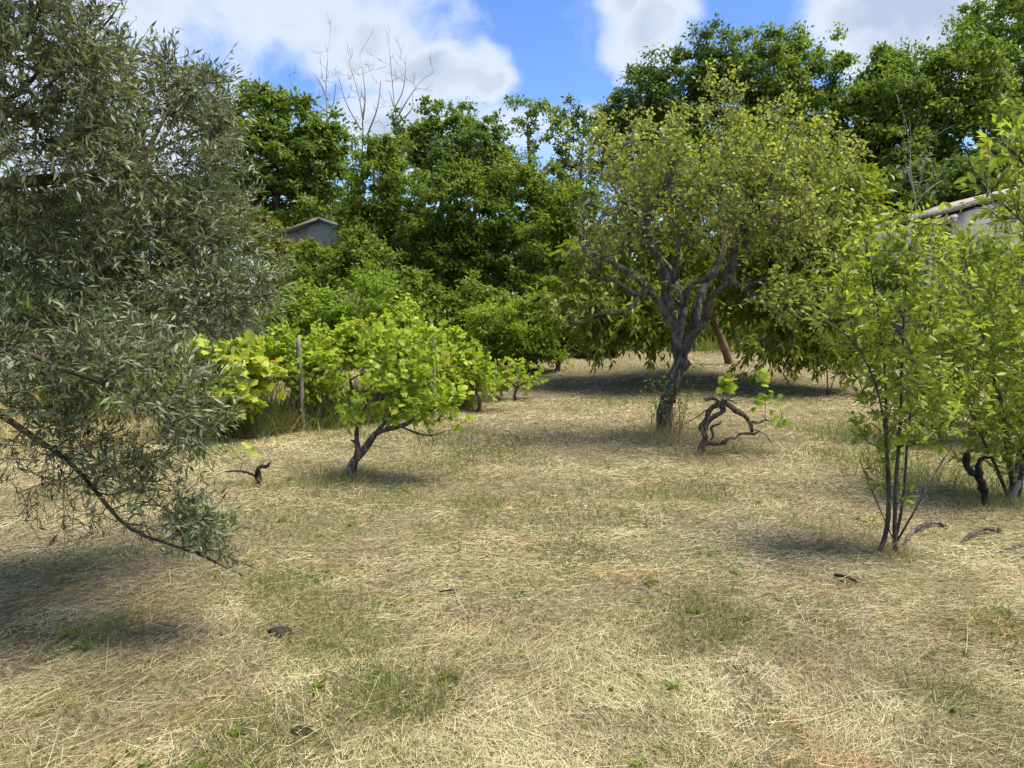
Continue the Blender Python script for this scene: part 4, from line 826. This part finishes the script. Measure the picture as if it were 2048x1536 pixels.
for lab, a_, b_, r in [('short black stick lying on the open mown straw', (880, 1192), (915, 1189), .007), ('charred stick lying in front of the slender sapling', (1668, 1158), (1712, 1170), .011)]:
    A, B = ground_px(*a_) + [0, 0, .02], ground_px(*b_) + [0, 0, .018]; e = thing('charred_stick', lab, 'stick', A)
    stick(e, 'stem', np.array([A, (A + B) / 2 + [0, .01, .006], B]), r, r * .7, CHAR, .2, 7)
    stick(e, 'side_twig', np.array([(A + B) / 2, (A + B) / 2 + (B - A) * .12 + [0, .03, .012]]), r * .5, r * .3, CHAR, .1, 5)

# ------------------------------------------------------------------ mown hay, grass and weeds
def blades(name, pos, d, ln, wd, val, mat, bend=.15, segs=2, label=None, facing=None, droop=0.):
    """flat tapering blades: pos root, d direction"""
    n = len(pos); d = unit(d)
    if facing is None: facing = rdir(n)
    side = unit(np.cross(d, facing)); upv = np.cross(side, d)
    bz = rng.normal(size=(n, 1)) * bend; bs = rng.normal(size=(n, 1)) * bend
    V = []
    for k in range(segs + 1):
        u = k / segs; c = pos + d * (ln[:, None] * u) + (upv * bz + side * bs) * (ln[:, None] * u * u) - np.array([0, 0, droop]) * (ln[:, None] * u * u)
        hw = (wd * (1 - .75 * u))[:, None] * .5
        V += [c - side * hw, c + side * hw]
    V = np.stack(V, 1); K = 2 * (segs + 1); off = (np.arange(n) * K)[:, None]
    F = np.concatenate([off + np.array([[2 * k, 2 * k + 1, 2 * k + 3, 2 * k + 2]]) for k in range(segs)], 0)
    o = mesh(name, V.reshape(-1, 3), [F], mat, None, np.repeat(val, K), smooth=True)
    o['kind'] = 'stuff'
    if label: o['label'] = label
    return o
def wedge(n, y0, y1, pw=1.0, margin=1.12):
    """points on the ground inside the view, density falling with distance"""
    y = y0 * (y1 / y0) ** (rng.random(n) ** pw); x = (rng.random(n) * 2 - 1) * y * .70 * margin
    return x, y
def green(x, y):
    return vnoise(x, y, .9, 5) * .55 + vnoise(x, y, .33, 6) * .35 + vnoise(x, y, 3.0, 8) * .35
patch = [ground_px(*q)[:2] for q in [(800, 1385), (640, 1245), (700, 1290), (1410, 990), (150, 1300), (80, 1420), (560, 1180), (1880, 1400), (2010, 1250), (1390, 1500), (250, 1250), (880, 930), (620, 965), (1000, 1010), (1150, 1100), (1450, 1250), (860, 1400)]]
def patchy(x, y):
    g_ = green(x, y)
    for q in patch: g_ = g_ + .75 * np.exp(-((x - q[0]) ** 2 + (y - q[1]) ** 2) / (2 * (.09 + .022 * q[1]) ** 2))
    return g_
def hay():
    n = 410000; x, y = wedge(n, 1.9, 24, 1.12)
    gp = patchy(x, y); keep = rng.random(n) > np.clip(gp * .75, 0, .75); x, y, gp = x[keep], y[keep], gp[keep]; n = len(x)
    # soil shows in a few bare spots
    soil = vnoise(x, y, .8, 21) + .6 * vnoise(x, y, .25, 22); keep = (soil < .52) | (rng.random(n) < .25); x, y = x[keep], y[keep]; n = len(x)
    flow = 2.2 * vnoise(x, y, 1.6, 9) + 1.1 * vnoise(x, y, .5, 10); th = flow + rng.normal(size=n) * 1.0 + .25
    el = np.abs(rng.normal(size=n)) * .16 - .04; up = rng.random(n) < .06; el[up] += rng.random(up.sum()) * .7
    d = np.stack([np.cos(th) * np.cos(el), np.sin(th) * np.cos(el) * .9, np.sin(el)], 1)
    ln = .025 + .085 * rng.random(n) ** 1.6 + (rng.random(n) < .05) * rng.random(n) * .22; ln *= np.clip(.85 + y * .035, 1, 1.7)
    wd = (.0011 + .0015 * rng.random(n)) * np.clip(y / 3.4, 1, 4.5)
    lift = rng.random(n) ** 2 * (.020 + .022 * np.clip(vnoise(x, y, .45, 12), 0, 1)); z = gz(x, y) + .004 + lift
    tone = .47 + .20 * vnoise(x, y, .8, 14) + .17 * vnoise(x, y, .22, 15)
    v = np.clip(rng.normal(size=n) * .20 + tone + (lift / .05) * .12, 0, 1)
    pos = np.stack([x, y, z], 1)
    f = np.array([0, 0, 1.]) + rng.normal(size=(n, 3)) * .5
    nr_ = y < 6.5
    for nm, mk, sg, lb in (('mown_hay', nr_, 1, 'pale dry mown hay lying over the ground by the olive'), ('distant_hay', ~nr_, 1, 'pale dry mown hay lying over the far ground round the vines and pear tree')):
        blades(nm, (pos - d * ln[:, None] * .5)[mk], d[mk], ln[mk], wd[mk], v[mk], STRAW, .10, sg, lb, f[mk])
    # long single stalks
    n = 260; x, y = wedge(n, 2.1, 12, .9); th = rng.random(n) * math.pi * 2; th = np.where(rng.random(n) < .6, rng.normal(size=n) * .5 + .1, th); el = np.abs(rng.normal(size=n)) * .06
    d = np.stack([np.cos(th), np.sin(th), el], 1); ln = .15 + .28 * rng.random(n)
    blades('hay_stalks', np.stack([x, y, gz(x, y) + .025 + .02 * rng.random(n)], 1) - d * ln[:, None] * .5, d, ln, (.0014 + .0013 * rng.random(n)) * np.clip(y / 4.5, 1, 3), np.clip(rng.normal(.68, .12, n), 0, 1), STRAW, .10, 4, 'long pale straw stalks scattered on the mown hay', np.array([0, 0, 1.]) + rng.normal(size=(n, 3)) * .4)
hay()
def sward():
    n = 330000; x, y = wedge(n, 2.0, 22, 1.0); gp = patchy(x, y); keep = rng.random(n) < np.clip((gp + .08) * 1.0, .16, .85); x, y, gp = x[keep], y[keep], gp[keep]; n = len(x)
    d = np.stack([rng.normal(size=n) * .55, rng.normal(size=n) * .55, np.ones(n)], 1); ln = (.02 + .035 * rng.random(n)) * (1 + .6 * np.clip(gp, 0, 1))
    blades('short_grass', np.stack([x, y, gz(x, y) - .003], 1), d, ln, (.0022 + .002 * rng.random(n)) * np.clip(y / 4, 1, 4), np.clip(rng.normal(.5, .24, n), 0, 1), GRASS, .3, 1, 'short green grass growing through the hay in patches')
sward()
def tufts(name, label, centres, n, rad, ln, mat, wd=.005, lean=.35, mean=.5, droop=.15, segs=2):
    c = np.array(centres)[rng.integers(0, len(centres), n)]; r_ = rng.normal(size=(n, 2)) * rad; x, y = c[:, 0] + r_[:, 0], c[:, 1] + r_[:, 1]
    d = np.stack([rng.normal(size=n) * lean, rng.normal(size=n) * lean, np.ones(n)], 1); L_ = ln * (.35 + .9 * rng.random(n))
    return blades(name, np.stack([x, y, gz(x, y) - .01], 1), d, L_, wd * (.6 + .8 * rng.random(n)), np.clip(rng.normal(mean, .22, n), 0, 1), mat, .18, segs, label, None, droop)
# rough dry grass under the vine row
A, B = ground_px(505, 880), ground_px(955, 818); dirn = (B - A) / np.linalg.norm(B - A); perp = np.array([-dirn[1], dirn[0], 0])
rowc = [A + (B - A) * u + perp * (.25 + .35 * rng.random()) for u in np.linspace(0, 1, 60)]
tufts('dry_weeds', 'tall dry weeds and grass grown up under the vine row', rowc, 12000, .17, .55, DRYGRASS, .006, .42, .42, .35)
tufts('green_weeds', 'green stems mixed into the dry weeds of the vine row', rowc, 9000, .2, .55, TALLGREEN, .008, .28, .4)
mb = MB(); Pz = []
for q in rowc * 14:
    p0 = q + rng.normal(size=3) * [.2, .2, 0]; p0[2] = gz(p0[0], p0[1]); h = .4 + .5 * rng.random(); dr = rng.normal(size=3) * .35; dr[2] = 1
    Pz.append([p0, p0 + dr * h * .5 + rng.normal(size=3) * .05, p0 + dr * h + rng.normal(size=3) * .12])
mb.twigs(np.array(Pz), .004, .002); o = mb.build('dry_brush', TWIG); o['kind'] = 'stuff'; o['label'] = 'tangle of thin dry twigs inside the vine row'
bb = [ground_px(1330, 868), ground_px(1350, 880), ground_px(1310, 880), ground_px(1385, 885), ground_px(1345, 850)]
tufts('trunk_weeds', 'yellowing weeds round the foot of the gnarled fruit tree', bb, 1300, .22, .3, DRYGRASS, .004, .4, .9)
tufts('vine_weeds', 'grass round the foot of the collapsed dead vine', [ground_px(1400, 915), ground_px(1440, 905), ground_px(1470, 900), ground_px(1420, 930)], 1100, .2, .14, DRYGRASS, .004, .5, .75)
tufts('bank_grass', 'tall fresh grass along the bank behind the dark bush', [on(x, 20.5 + rng.random() * 3.5) for x in np.linspace(1, 9, 40)], 9000, .35, .7, TALLGREEN, .018, .2, .6)
tufts('plum_grass', 'long grass under the plum trees', [on(3.6 + 2.6 * rng.random(), 6.0 + 4.0 * rng.random()) for _ in range(40)], 5000, .25, .2, TALLGREEN, .006, .4, .65)
tufts('corner_grass', 'fresh green tussock in the straw below the dark sticks', [ground_px(2020, 1250), ground_px(2040, 1290), ground_px(1990, 1290)], 420, .16, .11, TALLGREEN, .0035, .5, .6)
tufts('rough_grass', 'pale rough grass beyond the olive branches', [on(-9 + 5.5 * rng.random(), 8.5 + 7 * rng.random()) for _ in range(70)], 9000, .4, .34, DRYGRASS, .010, .4, .85)
# weedy shoots by the pear foot
e = thing('sucker_shoots', 'thin leafy suckers sprouting round the foot of the gnarled fruit tree', 'shoots', ground_px(1338, 872))
tg = [at(1270 + 130 * rng.random(), 700 + 160 * rng.random(), 9.0 + rng.normal() * .12) for _ in range(30)]
bq = ground_px(1335, 872); ch = []; tpz = []
for q in tg:
    p0 = on(bq[0] + rng.normal() * .16, bq[1] + rng.normal() * .1); P = resample(np.array([p0, (p0 + q) / 2 + [0, 0, .06], q]), .07); ch.append((P, np.linspace(.004, .0015, len(P)))); tpz.append((P, unit(np.gradient(P, axis=0)), 1))
wood('stems', ch, TWIG, e, 0); sp = sprays(tpz, 4, .07, .3, 0, 1, .35); a, d, nr, sz = leaves_on(sp, 2, .036); leaf_cloud('crown', 'round', a, d, nr, sz, vals(len(a), .45), PEAR, e)
# reddish weed patches
tufts('red_weeds', 'low reddish withered weeds in small spots on the straw', [ground_px(*q) for q in [(942, 921), (1290, 1050), (1010, 960), (640, 990), (930, 1250), (1090, 1262), (60, 1130)]], 1100, .07, .045, REDWEED, .006, .8, .5)

# broad-leaved weeds in flat rosettes and brown litter on the hay
def rosettes():
    n = 260; x, y = wedge(n, 2.1, 11, .9); gp = patchy(x, y); k = gp > -.1; x, y = x[k], y[k]; n = len(x); m = 8
    th = rng.random((n, m)) * 6.283; sz = np.repeat((.018 + .035 * rng.random(n))[:, None], m, 1).ravel() * (.6 + .7 * rng.random(n * m)); el = .25 + .4 * rng.random((n, m))
    d = np.stack([np.cos(th) * np.cos(el), np.sin(th) * np.cos(el), np.sin(el)], -1).reshape(-1, 3); p = np.repeat(np.stack([x, y, gz(x, y) + .012], 1), m, 0) + rng.normal(size=(n * m, 3)) * [.012, .012, .004]
    o = leaf_cloud('broadleaf_weeds', 'narrow', p, d, np.array([0, 0, 1.]) + rng.normal(size=(n * m, 3)) * .3, sz, vals(n * m, .4, .2), BUSH); o['label'] = 'small broad-leaved weeds growing in flat rosettes through the hay'
    n = 900; x, y = wedge(n, 2.1, 12, .95); th = rng.random(n) * 6.283
    o = leaf_cloud('leaf_litter', 'ell', np.stack([x, y, gz(x, y) + .02 + .015 * rng.random(n)], 1), np.stack([np.cos(th), np.sin(th), rng.normal(size=n) * .3], 1), np.array([0, 0, 1.]) + rng.normal(size=(n, 3)) * .5, .012 + .02 * rng.random(n), vals(n, .25, .2), DRYGRASS); o['label'] = 'dry fallen leaves strewn over the hay'
rosettes()

tufts('stem_grass', 'uncut grass left standing at the feet of the vines, stumps and saplings', [ground_px(*q) for q in [(702, 958), (690, 955), (716, 957), (519, 973), (1782, 1110), (1795, 1108), (1770, 1106), (1973, 1016), (2022, 1010), (1400, 914), (1326, 870)]] + [b2], 1500, .075, .13, DRYGRASS, .0032, .5, .8)
